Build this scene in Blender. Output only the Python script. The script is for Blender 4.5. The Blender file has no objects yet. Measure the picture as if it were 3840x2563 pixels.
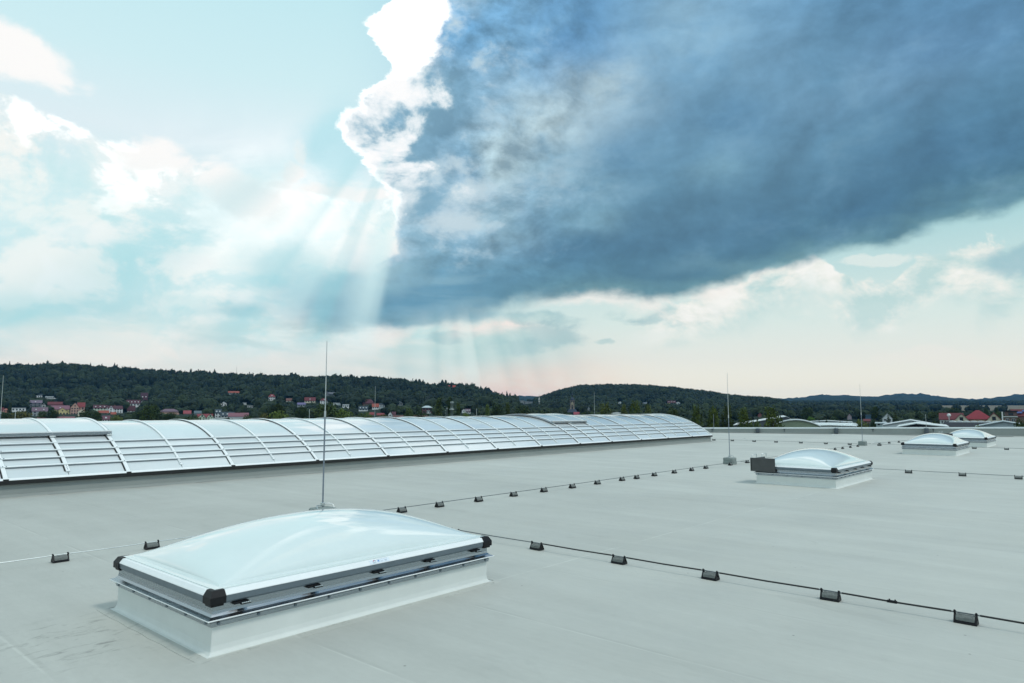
import bpy, bmesh, math, random
import numpy as np
from mathutils import Vector, noise as mnoise

random.seed(7)
rng = np.random.default_rng(7)
scene = bpy.context.scene
COL = scene.collection
PI = math.pi

# ------------------------------------------------------------------ camera
# world: X runs along the barrel skylight, Y across the roof, z = 0 is the roof
FOC, EYE, HORIZ, CX, CY = 2600.0, 1.75, 1533.0, 1920.0, 1281.5
TH = math.atan((HORIZ - CY) / FOC)
PHI = math.atan2(4216 - CX, FOC / math.cos(TH))
FWD = np.array([math.cos(PHI) * math.cos(TH), math.sin(PHI) * math.cos(TH), math.sin(TH)])
RGT = np.array([math.sin(PHI), -math.cos(PHI), 0.0])
UPV = np.cross(RGT, FWD)
HEAD = np.array([math.cos(PHI), math.sin(PHI), 0.0])
cam_data = bpy.data.cameras.new('camera')
cam = bpy.data.objects.new('camera', cam_data)
COL.objects.link(cam)
cam.location = (0, 0, EYE)
cam.rotation_euler = Vector(FWD).to_track_quat('-Z', 'Y').to_euler()
cam_data.sensor_width = 36.0
cam_data.lens = FOC / 3840.0 * 36.0
cam_data.clip_start = 0.05
cam_data.clip_end = 30000
scene.camera = cam

scene.view_settings.view_transform = 'Standard'
scene.view_settings.look = 'None'
scene.view_settings.exposure = 0.0
scene.view_settings.gamma = 1.0
scene.view_settings.use_curve_mapping = False


def ray(px, py):
    return FWD + RGT * (px - CX) / FOC - UPV * (py - CY) / FOC


def azel(px, py):
    d = ray(px, py)
    d = d / np.linalg.norm(d)
    return math.degrees(math.atan2(d @ RGT, d @ HEAD)), math.degrees(math.asin(d[2]))


def lin(r, g, b):
    f = lambda c: (c / 255 / 12.92) if c / 255 <= 0.04045 else ((c / 255 + 0.055) / 1.055) ** 2.4
    return (f(r), f(g), f(b))


# ------------------------------------------------------------------ sun
SUN_AZ = math.radians(-76.0)      # from the right of the roof, world angle from +X
SUN_EL = math.radians(56.0)
sun_dir = Vector((math.cos(SUN_AZ) * math.cos(SUN_EL), math.sin(SUN_AZ) * math.cos(SUN_EL), math.sin(SUN_EL)))
sd = bpy.data.lights.new('sun', 'SUN')
sd.energy = 1.5
sd.angle = math.radians(10)
sd.color = (1.0, 0.965, 0.90)
sun = bpy.data.objects.new('sun', sd)
COL.objects.link(sun)
sun.rotation_euler = (-sun_dir).to_track_quat('-Z', 'Y').to_euler()

# ------------------------------------------------------------------ sky: Nishita daylight under a cloud deck laid out by azimuth and elevation
SKY_STRENGTH = 0.1
world = bpy.data.worlds.new('World')
scene.world = world
world.use_nodes = True
NT = world.node_tree
NT.nodes.clear()


class S:
    """A float or vector socket with arithmetic, so that the sky can be written as formulae."""
    def __init__(self, sock):
        self.s = sock

    def __add__(a, b): return fmath('ADD', a, b)
    __radd__ = __add__
    def __sub__(a, b): return fmath('SUBTRACT', a, b)
    def __rsub__(a, b): return fmath('SUBTRACT', b, a)
    def __mul__(a, b): return fmath('MULTIPLY', a, b)
    __rmul__ = __mul__
    def __truediv__(a, b): return fmath('DIVIDE', a, b)
    def __neg__(a): return fmath('MULTIPLY', a, -1.0)


def put(sock, v):
    if isinstance(v, S):
        NT.links.new(v.s, sock)
    else:
        sock.default_value = v


def fmath(op, a, b=None, clamp=False):
    n = NT.nodes.new('ShaderNodeMath')
    n.operation = op
    n.use_clamp = clamp
    put(n.inputs[0], a)
    if b is not None:
        put(n.inputs[1], b)
    return S(n.outputs[0])


def vmath(op, a, b):
    n = NT.nodes.new('ShaderNodeVectorMath')
    n.operation = op
    put(n.inputs[0], a)
    put(n.inputs[1], b)
    return S(n.outputs['Value'] if op == 'DOT_PRODUCT' else n.outputs[0])


def smooth(e0, e1, x):
    n = NT.nodes.new('ShaderNodeMapRange')
    n.interpolation_type = 'SMOOTHSTEP'
    put(n.inputs['Value'], x)
    lo, hi, t0, t1 = (e0, e1, 0.0, 1.0) if e1 > e0 else (e1, e0, 1.0, 0.0)
    n.inputs['From Min'].default_value = lo
    n.inputs['From Max'].default_value = hi
    n.inputs['To Min'].default_value = t0
    n.inputs['To Max'].default_value = t1
    return S(n.outputs[0])


def vec(x, y, z):
    n = NT.nodes.new('ShaderNodeCombineXYZ')
    for i, v in enumerate((x, y, z)):
        put(n.inputs[i], v)
    return S(n.outputs[0])


def noise(v, scale, detail=6.0, rough=0.55, dist=0.0, lac=2.0):
    n = NT.nodes.new('ShaderNodeTexNoise')
    put(n.inputs['Vector'], v)
    n.inputs['Scale'].default_value = scale
    n.inputs['Detail'].default_value = detail
    n.inputs['Roughness'].default_value = rough
    n.inputs['Lacunarity'].default_value = lac
    n.inputs['Distortion'].default_value = dist
    return S(n.outputs[0])


def curve(x, pts):
    """A piecewise smooth function of x through pts."""
    pts = sorted(pts)
    x0, x1 = pts[0][0], pts[-1][0]
    y0, y1 = min(p[1] for p in pts), max(p[1] for p in pts)
    if y1 - y0 < 1e-6:
        y1 = y0 + 1
    n = NT.nodes.new('ShaderNodeFloatCurve')
    put(n.inputs['Value'], (x - x0) / (x1 - x0))
    c = n.mapping.curves[0]
    n.mapping.use_clip = False
    while len(c.points) > 2:
        c.points.remove(c.points[1])
    for i, (px, py) in enumerate(pts):
        u, w = (px - x0) / (x1 - x0), (py - y0) / (y1 - y0)
        if i == 0:
            c.points[0].location = (u, w)
        elif i == len(pts) - 1:
            c.points[-1].location = (u, w)
        else:
            c.points.new(u, w)
    for p in c.points:
        p.handle_type = 'VECTOR'
    n.mapping.extend = 'HORIZONTAL'
    n.mapping.update()
    return S(n.outputs[0]) * (y1 - y0) + y0


def cmix(f, a, b):
    n = NT.nodes.new('ShaderNodeMix')
    n.data_type = 'RGBA'
    n.clamp_factor = True
    put(n.inputs[0], f)
    for i, c in ((6, a), (7, b)):
        if isinstance(c, S):
            NT.links.new(c.s, n.inputs[i])
        else:
            n.inputs[i].default_value = (*c, 1.0)
    return S(n.outputs[2])


def cop(mode, f, a, b):
    r = cmix(f, a, b)
    r.s.node.blend_type = mode
    return r


def ramp(x, stops):
    n = NT.nodes.new('ShaderNodeValToRGB')
    x0, x1 = stops[0][0], stops[-1][0]
    put(n.inputs[0], (x - x0) / (x1 - x0))
    e = n.color_ramp.elements
    while len(e) > 1:
        e.remove(e[-1])
    for i, (p, c) in enumerate(stops):
        k = e[0] if i == 0 else e.new((p - x0) / (x1 - x0))
        k.position = (p - x0) / (x1 - x0)
        k.color = (*c, 1.0)
    return S(n.outputs[0])


tc = NT.nodes.new('ShaderNodeTexCoord')
DIR = S(tc.outputs['Generated'])
dz = vmath('DOT_PRODUCT', DIR, (0, 0, 1))
dr = vmath('DOT_PRODUCT', DIR, tuple(RGT))
dh = vmath('DOT_PRODUCT', DIR, tuple(HEAD))
AZ = fmath('ARCTAN2', dr, dh) * (180 / PI)
EL = fmath('ARCSINE', dz) * (180 / PI)
# cloud space: the direction with its height stretched, so that billows are a little wider than tall
CLD = vec(dr, dh, dz * 1.5)
w1 = noise(vmath('ADD', CLD, (3.1, 0.7, 5.2)), 3.2, 9, 0.56)
w2 = noise(vmath('ADD', CLD, (9.7, 4.1, 1.3)), 3.2, 9, 0.56)
AW = AZ + (w1 - 0.5) * 11.0
EW = EL + (w2 - 0.5) * 7.0
billow = noise(vmath('ADD', CLD, (1.9, 8.4, 2.2)), 5.0, 10, 0.58, 0.35)
soft = noise(vmath('ADD', CLD, (6.3, 2.8, 7.7)), 2.2, 7, 0.5, 0.4)
flat = noise(vec(dr * 1.0, dh * 1.0, dz * 5.0), 4.0, 8, 0.55, 0.3)


def A_(x, y): return azel(x, y)[0]
def E_(x, y): return azel(x, y)[1]


def vec3(x):
    return vec(x, x, x)


def blob(x, y, rx, ry, warped=True, k=1.0):
    """soft patch of cloud centred where the photograph's pixel (x, y) looks, rx and ry in degrees"""
    a, e = azel(x, y)
    u = ((AW if warped else AZ) - a) / rx
    v = ((EW if warped else EL) - e) / ry
    return fmath('EXPONENT', (u * u + v * v) * -k)


# relief: how much thinner the cloud gets towards the sun at upper left
def relief(scale, off, seed, detail=8, rough=0.56, dist=0.3):
    p = vmath('ADD', CLD, seed)
    q = vmath('ADD', p, (-off, 0.0, off))
    return noise(p, scale, detail, rough, dist) - noise(q, scale, detail, rough, dist)


rel_l = relief(3.0, 0.055, (4.4, 1.2, 8.8))
rel_m = relief(5.0, 0.034, (8.4, 2.2, 1.1), 8, 0.58)
rel_s = relief(7.5, 0.022, (2.4, 6.2, 3.1), 9, 0.6)
puff = noise(vmath('ADD', CLD, (7.1, 3.3, 0.4)), 9.0, 9, 0.62, 0.5)

# clear air, left and right of the storm cloud
clear_l = ramp(EL, [(-2, lin(242, 238, 228)), (1.5, lin(243, 240, 230)), (4.2, lin(238, 240, 233)), (7, lin(208, 232, 232)),
                    (11, lin(208, 238, 241)), (16, lin(222, 246, 248)), (20, lin(232, 248, 252)), (25, lin(216, 247, 251)),
                    (31, lin(204, 243, 249)), (45, lin(190, 226, 236)), (90, lin(184, 214, 226))])
clear_r = ramp(EL, [(-2, tuple(c * 1.12 for c in lin(255, 246, 218))), (1.0, tuple(c * 1.1 for c in lin(254, 246, 224))), (4.0, lin(242, 243, 232)), (7.0, lin(226, 241, 233)),
                    (10, lin(206, 232, 228)), (14, lin(176, 220, 222)), (20, lin(150, 200, 224)), (31, lin(120, 180, 222)),
                    (45, lin(170, 210, 228)), (90, lin(184, 214, 226))])
base = cmix(smooth(-16, 10, AZ), clear_l, clear_r)
nish = NT.nodes.new('ShaderNodeTexSky')
nish.sky_type = 'NISHITA'
nish.sun_disc = False
nish.sun_elevation = SUN_EL
nish.sun_rotation = PI / 2 - SUN_AZ
nish.altitude = 300
nish_c = cop('MULTIPLY', 1.0, S(nish.outputs[0]), (SKY_STRENGTH,) * 3)
base = cmix(0.10, base, nish_c)

WHITE = tuple(c * 1.25 for c in lin(255, 255, 253))
sky = base
# ---- hazy cumulus bank on the left
bank_top = curve(AW, [(A_(-900, 300), E_(0, 300)), (A_(0, 360), E_(0, 360)), (A_(200, 420), E_(200, 420)), (A_(330, 470), E_(330, 470)),
                      (A_(520, 540), E_(520, 540)), (A_(800, 570), E_(800, 570)), (A_(1010, 620), E_(1010, 620)), (A_(1120, 700), E_(1120, 700)),
                      (A_(1300, 720), E_(1300, 720)), (A_(1480, 750), E_(1480, 750)), (A_(2300, 800), E_(2300, 800))])
below = bank_top - EW
left = smooth(0.0, -6.0, AZ)
bank = smooth(-0.2, 0.7, below) * left
mid_haze = smooth(0.0, 3.0, below) * smooth(2.0, 5.5, EL) * left
shade = soft * 0.5 + flat * 0.2 + billow * 0.3
sky = cmix(mid_haze * smooth(0.55, 0.40, shade * 0.6 + puff * 0.4) * 0.7, sky, lin(182, 228, 231))
sky = cmix(mid_haze * smooth(0.43, 0.58, puff * 0.5 + billow * 0.5 + rel_s * 0.8) * 0.9 * smooth(2, 8, EL), sky, lin(253, 251, 246))
below_p = below + (puff - 0.5) * 4.2 + (billow - 0.5) * 2.0
bank = smooth(-0.1, 0.7, below_p) * left
deep = curve(AZ, [(-90, 3.0), (A_(-400, 500), 2.4), (A_(0, 500), 1.9), (A_(250, 500), 2.0), (A_(400, 550), 4.2), (A_(560, 600), 4.0), (A_(720, 600), 6.0), (A_(900, 600), 8.0), (A_(1060, 600), 6.0), (A_(1150, 700), 1.6), (A_(1300, 720), 1.5), (A_(1480, 750), 1.2), (40, 1.0)])
thick = bank * smooth(1.25, 0.25, (below + (soft - 0.5) * 5.0 + (billow - 0.5) * 9.0 + (puff - 0.5) * 7.0 - rel_s * 8.0) / deep)
sky = cmix(thick, sky, ramp(rel_s * 2.5 + rel_l + below * -0.02, [(-0.4, lin(214, 238, 240)), (-0.12, lin(238, 247, 247)), (0.06, WHITE), (0.3, WHITE)]))
glow = blob(1050, 800, 8.0, 4.4, False)
sky = cmix(glow * smooth(0.38, 0.60, puff * 0.5 + billow * 0.5 + glow * 0.06) * 0.85, sky, WHITE)
for (x, y, rx, ry, a) in ((640, 600, 4.2, 1.7, 1.0), (800, 650, 4.5, 2.2, 1.0), (470, 590, 2.4, 2.0, 1.0), (960, 760, 4.0, 3.0, 1.0), (560, 700, 3.0, 1.0, 0.6), (50, 240, 4.4, 1.9, 1.0), (10, 180, 3.2, 1.6, 1.0), (150, 300, 1.8, 0.8, 0.9), (1140, 660, 1.3, 1.0, 1.0), (1190, 600, 0.6, 0.9, 0.9), (1080, 700, 1.6, 0.5, 0.8),
                           (1250, 725, 3.2, 0.7, 1.0), (1400, 750, 1.6, 0.6, 1.0), (130, 1060, 0.7, 1.3, 0.8), (240, 1030, 1.3, 0.8, 0.7), (600, 970, 2.6, 0.8, 0.7), (290, 850, 3.5, 1.6, 0.6), (870, 1110, 1.6, 0.9, 0.6), (1330, 900, 1.6, 1.6, 0.6)):
    sky = cmix(smooth(0.30, 0.78, blob(x, y, rx, ry) * 0.9 + (puff - 0.5) * 1.5 + (billow - 0.5) * 0.8) * a, sky, lin(254, 253, 251))
# grey-blue shade below it, long flat strata above the hills
for (x, y, rx, ry, a, c) in ((1310, 590, 2.6, 3.0, 0.55, (162, 224, 235)), (1040, 1020, 4.6, 1.5, 0.55, (146, 208, 218)), (560, 1140, 5.0, 1.0, 0.4, (160, 214, 220)),
                             (1190, 1100, 5.2, 1.7, 0.85, (134, 190, 206)), (900, 1150, 3.6, 0.8, 0.6, (140, 190, 202)), (1330, 1165, 4.6, 1.3, 1.0, (112, 168, 192)), (1640, 1210, 6.0, 0.8, 0.9, (112, 164, 188)), (860, 1290, 4.2, 0.4, 0.6, (188, 216, 216)),
                             (300, 1210, 5.0, 0.7, 0.5, (170, 220, 222)), (60, 1150, 3.0, 1.2, 0.4, (176, 222, 226))):
    f = blob(x, y, rx, ry)
    sky = cmix(smooth(0.1, 0.9, f + (flat - 0.5) * 0.9 * f + (billow - 0.5) * 0.5) * a, sky, lin(*c))
# cream and pink light over the hills
low_band = smooth(1.6, 3.0, EL) * smooth(8.0, 5.5, EL) * smooth(4, -4, AZ)
sky = cmix(low_band * smooth(0.46, 0.62, flat * 0.7 + puff * 0.3) * 0.6, sky, lin(196, 222, 220))
sky = cmix(low_band * smooth(0.50, 0.36, flat * 0.6 + billow * 0.4) * 0.6, sky, lin(255, 246, 236))
sky = cmix(blob(2000, 1490, 6.0, 2.6, False) * 0.9 * smooth(0.34, 0.56, flat * 0.5 + soft * 0.3 + puff * 0.2), sky, lin(255, 196, 172))
sky = cmix(blob(1840, 1340, 6.5, 2.3) * 0.9 * smooth(0.25, 0.5, flat * 0.5 + puff * 0.5), sky, lin(168, 208, 206))
strip = blob(1750, 1275, 7, 0.6) + blob(600, 1330, 15, 0.9) * 0.4 + blob(1950, 1250, 4, 0.5)
sky = cmix(strip * smooth(0.40, 0.55, puff * 0.5 + flat * 0.5) * 0.8, sky, lin(248, 234, 226))
# grey scud below the storm, right of centre
for (x, y, rx, ry, a) in ((2520, 1195, 4.6, 0.7, 1.0), (2330, 1290, 1.6, 0.5, 0.9), (2150, 1290, 4.4, 1.6, 0.75), (1960, 1340, 3.4, 1.3, 0.6), (2060, 1220, 4.5, 0.9, 0.7), (2730, 1190, 1.6, 0.7, 0.9), (2630, 1220, 2.0, 0.6, 0.9), (1700, 1290, 3.0, 0.7, 0.7)):
    f = blob(x, y, rx, ry)
    sky = cmix(smooth(0.30, 0.62, f * 0.8 + (puff - 0.5) * 1.2 + (billow - 0.5) * 0.7) * 0.7 * a, sky, cmix(smooth(-0.05, 0.06, rel_s), lin(136, 182, 190), lin(176, 208, 208)))
# ---- cumulus on the right, under the edge of the storm
heap_top = curve(AW, [(A_(2500, 1150), E_(2500, 1150)), (A_(2820, 1090), E_(2820, 1090)), (A_(2940, 990), E_(2940, 990)), (A_(3060, 950), E_(3060, 950)), (A_(3170, 985), E_(3170, 985)),
                      (A_(3250, 1060), E_(3250, 1060)), (A_(3360, 1040), E_(3360, 1040)), (A_(3460, 975), E_(3460, 975)), (A_(3560, 920), E_(3560, 920)), (A_(3640, 900), E_(3640, 900)), (A_(3700, 960), E_(3700, 960)),
                      (A_(3780, 930), E_(3780, 930)), (A_(3840, 850), E_(3840, 850)), (A_(4600, 700), E_(4600, 700)), (A_(5200, 900), E_(5200, 900))])
hb = heap_top - EW + (puff - 0.5) * 4.5
heap = smooth(-0.1, 0.35, hb) * smooth(5.0, 1.6, hb + (soft - 0.5) * 4.0) * smooth(9, 14, AZ)
heap_c = ramp(rel_s * 3.0 + rel_l * 1.2 - hb * 0.05, [(-0.35, lin(192, 220, 218)), (-0.15, lin(220, 233, 228)), (0.02, lin(242, 243, 235)), (0.2, lin(253, 251, 245))])
sky = cmix(heap * 0.9, sky, heap_c)
sky = cmix(smooth(0.3, 0.7, blob(3790, 985, 3.4, 1.1) + (billow - 0.5) * 0.9) * 0.85, sky, lin(160, 198, 206))
sky = cmix(smooth(0.35, 0.7, blob(3330, 985, 2.6, 0.35) + (flat - 0.5) * 0.8) * 0.6, sky, lin(236, 242, 236))
sky = cmix(smooth(0.35, 0.75, blob(3600, 1330, 5.0, 0.8) + (puff - 0.5) * 1.6) * 0.35, sky, lin(246, 240, 230))

# ---- the storm cloud
storm_bot = curve(AW, [(A_(1250, 1230), E_(1250, 1230)), (A_(1430, 1230), E_(1430, 1230)), (A_(1650, 1240), E_(1650, 1240)), (A_(1880, 1200), E_(1880, 1200)), (A_(2060, 1140), E_(2060, 1140)), (A_(2220, 1110), E_(2220, 1110)), (A_(2420, 1135), E_(2420, 1135)), (A_(2580, 1150), E_(2580, 1150)),
                       (A_(2740, 1110), E_(2740, 1110)), (A_(2900, 1040), E_(2900, 1040)), (A_(3100, 975), E_(3100, 975)), (A_(3400, 935), E_(3400, 935)),
                       (A_(3600, 860), E_(3600, 860)), (A_(3840, 790), E_(3840, 790)), (A_(4600, 560), E_(4600, 560)), (A_(5600, 300), E_(5600, 300)), (110, 40)])
storm_left = curve(EW, [(0, A_(1400, 1500)), (E_(1150, 1230), A_(1150, 1230)), (E_(1200, 1160), A_(1200, 1160)), (E_(1330, 1060), A_(1330, 1060)), (E_(1440, 960), A_(1440, 960)), (E_(1500, 830), A_(1500, 830)), (E_(1480, 740), A_(1480, 740)),
                        (E_(1390, 660), A_(1390, 660)), (E_(1325, 560), A_(1325, 560)), (E_(1320, 470), A_(1320, 470)), (E_(1390, 370), A_(1390, 370)), (E_(1440, 300), A_(1440, 300)),
                        (E_(1370, 200), A_(1370, 200)), (E_(1320, 110), A_(1320, 110)), (E_(1420, 20), A_(1420, 20)), (35, -7), (42, 2), (60, 30)])
inl = AW - storm_left + (puff - 0.5) * 5.0 + (billow - 0.5) * 2.0
up = EW - storm_bot
ovh = smooth(62, 40, EL + (soft - 0.5) * 20) * smooth(125, 85, AZ)
low_soft = smooth(0.0, 5.0, AZ)            # the base is blurred by rain on the left, firmer on the right
storm = cmix(smooth(10.5, 14.5, EL), smooth(-5.5, 5.5, inl + (flat - 0.5) * 7.0), smooth(-0.15, 0.35, inl)) * ovh * cmix(low_soft, smooth(-1.0, 1.7, up + (flat - 0.5) * 2.2 + (puff - 0.5) * 3.0), smooth(-0.4, 0.8, up + (flat - 0.5) * 1.2 + (puff - 0.5) * 1.4))
upn = up + (flat - 0.5) * 4.0 + (billow - 0.5) * 3.0
body = ramp(upn, [(0, lin(124, 164, 170)), (0.9, lin(100, 143, 156)), (2.5, lin(78, 122, 145)), (5.0, lin(80, 124, 152)), (9.0, lin(94, 140, 168)), (13, lin(110, 156, 186)), (18, lin(112, 162, 198)), (30, lin(116, 166, 204))])
west = smooth(12, -4, AZ)
body = cmix(west * 0.55 * smooth(1.5, 7.0, up), body, lin(146, 188, 212))
east = smooth(14, 36, AZ)
body = cmix(east * 0.5 * smooth(5, 14, up), body, lin(74, 120, 160))
# big soft light and dark masses of the photograph's cloud, broken up by the billows
for (x, y, rx, ry, a, c) in ((1760, 110, 5.0, 3.6, 0.8, (120, 178, 222)), (2150, 160, 4.6, 4.0, 0.75, (92, 152, 204)), (2250, 330, 4.0, 2.6, 0.95, (182, 208, 220)), (2030, 480, 3.8, 2.6, 0.9, (196, 220, 228)),
                             (1880, 600, 3.0, 3.8, 0.9, (196, 222, 230)), (2130, 650, 3.6, 1.8, 0.75, (160, 198, 214)), (1780, 800, 1.8, 2.2, 0.9, (200, 224, 230)), (1900, 820, 1.8, 1.6, 0.6, (170, 206, 218)),
                             (2180, 840, 2.2, 2.0, 0.55, (140, 184, 202)), (2560, 150, 5.5, 4.5, 0.7, (150, 190, 214)), (2960, 200, 5.5, 4.0, 0.4, (120, 164, 196)), (2640, 640, 2.4, 1.4, 0.65, (134, 180, 202)), (1900, 1010, 5.0, 1.2, 0.5, (112, 164, 190)),
                             (1740, 700, 1.7, 3.4, 0.85, (92, 150, 186)), (2620, 450, 4.6, 2.6, 0.6, (76, 126, 164)), (2150, 930, 4.0, 1.5, 0.55, (66, 116, 150)), (3100, 800, 9.0, 2.2, 0.6, (66, 110, 142)), (3500, 500, 7.0, 3.0, 0.4, (70, 116, 152)), (2300, 560, 2.4, 1.6, 0.5, (88, 140, 178)),
                             (3300, 300, 6.0, 1.8, 0.45, (112, 152, 182)), (1560, 1020, 5.0, 3.6, 0.8, (116, 166, 192)), (1540, 880, 3.0, 2.4, 0.6, (150, 192, 212)), (3550, 120, 5.0, 2.0, 0.4, (96, 138, 176)), (2850, 560, 3.0, 1.4, 0.4, (104, 148, 178)), (2950, 1000, 9.0, 0.7, 0.4, (112, 152, 164))):
    f = blob(x, y, rx, ry)
    body = cmix(f * smooth(0.36, 0.60, billow * 0.5 + puff * 0.5 + f * 0.05) * a * 1.25, body, lin(*c))
hl = (rel_l * 0.7 + rel_m * (west * 0.8 + 0.9) + rel_s * (west * 1.0 + 0.45)) * (smooth(8.5, 13.5, EL) * 0.85 + 0.15)
rel_f = relief(15.0, 0.012, (5.5, 9.1, 2.7), 7, 0.6)
model = fmath('MAXIMUM', fmath('MINIMUM', hl * 1.0 + rel_f * (west * 1.2 + 0.6), 0.5), -0.38) + 1.0
body = cop('MULTIPLY', 1.0, body, vec3(model))
body = cmix(smooth(0.02, 0.36, hl) * (west * 0.5 + 0.42), body, cmix(west, lin(146, 182, 202), lin(204, 224, 232)))
body = cmix(smooth(0.0, -0.42, hl) * 0.3, body, cmix(west, lin(62, 102, 132), lin(96, 144, 176)))
body = cmix(blob(1640, 1120, 8.5, 3.2) * 0.85, body, cmix(smooth(0.42, 0.58, flat), lin(106, 156, 182), lin(138, 180, 198)))
grey = blob(2500, 600, 26, 14, False)
body = cmix(grey * 0.30, body, lin(112, 146, 164))
halo = smooth(13.0, 1.0, inl + (soft - 0.5) * 14.0 + (billow - 0.5) * 12.0) * smooth(12.0, 17.0, EL)
body = cmix(halo * 0.7, body, cmix(smooth(-0.12, 0.14, rel_m + rel_s), lin(140, 182, 204), lin(206, 224, 232)))
edge = smooth(6.8, 0.0, inl + (billow - 0.47) * 20.0 + (soft - 0.5) * 6.0 + (puff - 0.5) * 9.0 - rel_s * 16.0) * smooth(14.0, 18.5, EL + (soft - 0.5) * 8 + (puff - 0.5) * 8)
body = cmix(smooth(0.0, 0.55, edge), body, ramp(edge, [(0, lin(170, 204, 220)), (0.4, lin(206, 224, 232)), (0.75, lin(242, 248, 251)), (0.95, lin(255, 255, 255))]))
rim = smooth(0.9, 0.0, inl) * smooth(13, 16, EL)
body = cmix(rim, body, WHITE)
tower = blob(1470, 130, 4.2, 4.6, True) + blob(1580, 20, 2.6, 2.4, True)
body = cmix(smooth(0.30, 0.50, tower * 0.9 + (puff - 0.5) * 1.1 + (billow - 0.5) * 0.5), body, WHITE)
brim = smooth(-1.0, -0.1, up + (puff - 0.5) * 2.5) * smooth(-4, 5, AZ) * smooth(24, 15, AZ) * smooth(0.44, 0.56, billow * 0.5 + puff * 0.5)
sky = cmix(brim * 0.75 * smooth(-2, 5, AZ), sky, lin(248, 243, 236))
sky = cmix(storm, sky, body)

# ---- shafts of light from the sun behind the cloud's edge
sa, se = azel(1606, 166)
ANG = fmath('ARCTAN2', AZ - sa, se - EL) * (180 / PI)       # 0 straight down, negative to the left
shaft = curve(ANG, [(-85, 0.5), (-66, 0.7), (-60, 0.62), (-55, 0.25), (-50, 0.05), (-45, 0.30), (-41, 0.62), (-37, 0.30), (-33, 0.12), (-29, 0.55), (-26, 0.62), (-23, 0.18), (-20.5, 0.15), (-17, 0.62), (-14, 0.95), (-12.6, 0.95), (-11.0, 0.7), (-8.6, 0.0),
                    (-5, 0.0), (-2, 0.25), (0.0, 0.45), (2.5, 0.10), (5.0, 0.62), (6.5, 0.30), (8.0, 0.85), (9.5, 0.9), (10.2, 0.25), (13, 0.5), (15, 0.1), (18, 0.42), (20, 0.15), (23, 0.35), (27, 0.0), (40, 0.0)])
under_l = smooth(19.0, 13.0, EL) * smooth(-8.2, -10.8, ANG) * smooth(2.5, 9.0, EL)
fan = smooth(22.0, 17.0, EL) * smooth(-12, -16, ANG) * smooth(-75, -50, ANG) * smooth(2.5, 7.0, EL)
under_r = smooth(8.6, 6.4, EL) * smooth(-7.0, -3.0, ANG) * smooth(30, 22, ANG) * smooth(0.2, 3.0, EL)
sky = cmix(smooth(0.45, 0.05, shaft) * fan * 0.42, sky, lin(158, 218, 226))
sky = cmix(shaft * under_l * 0.70, sky, lin(216, 245, 246))
sky = cmix(smooth(0.4, 0.0, shaft) * under_r * 0.25, sky, lin(160, 202, 204))
sky = cmix(shaft * under_r * 0.62, sky, lin(232, 246, 240))

# ---- thin high cloud overhead and behind, seen only in reflections
den = fmath('ABSOLUTE', dz) + 0.25
high = noise(vec(dr / den, dh * 0.45 / den, 3.7), 2.1, 8, 0.58, 0.8)
hi_mask = fmath('MINIMUM', smooth(33, 46, EL) + smooth(60, 90, fmath('ABSOLUTE', AZ)) * smooth(3, 14, EL), 1.0)
sky = cmix(hi_mask * smooth(0.51, 0.62, high), sky, tuple(c * 1.5 for c in lin(253, 253, 252)))
behind = smooth(75, 120, fmath('ABSOLUTE', AZ)) * smooth(40, 5, EL)
sky = cmix(behind * 0.7, sky, lin(166, 190, 204))  # unseen sky behind the camera, darkened to dim the dome's left curb face

bg = NT.nodes.new('ShaderNodeBackground')
bg.inputs['Strength'].default_value = SKY_STRENGTH
put(bg.inputs['Color'], cop('MULTIPLY', 1.0, sky, (1 / SKY_STRENGTH,) * 3))
wo = NT.nodes.new('ShaderNodeOutputWorld')
NT.links.new(bg.outputs[0], wo.inputs['Surface'])

world.cycles.sampling_method = 'MANUAL'
world.cycles.sample_map_resolution = 512
scene.cycles.volume_bounces = 1

# ================================================================== helpers
def P0(px, py, z=0.0):
    """point of the level z that the photograph shows at pixel (px, py)"""
    d = ray(px, py)
    t = (z - EYE) / d[2]
    return np.array([d[0] * t, d[1] * t, z])


def at(px, dist, py=None, z=None):
    """point at horizontal distance dist (along the heading) in the direction of pixel column px"""
    d = ray(px, HORIZ if py is None else py)
    t = dist / (d @ HEAD)
    p = d * t
    return Vector((p[0], p[1], EYE + p[2] if z is None else z))


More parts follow.
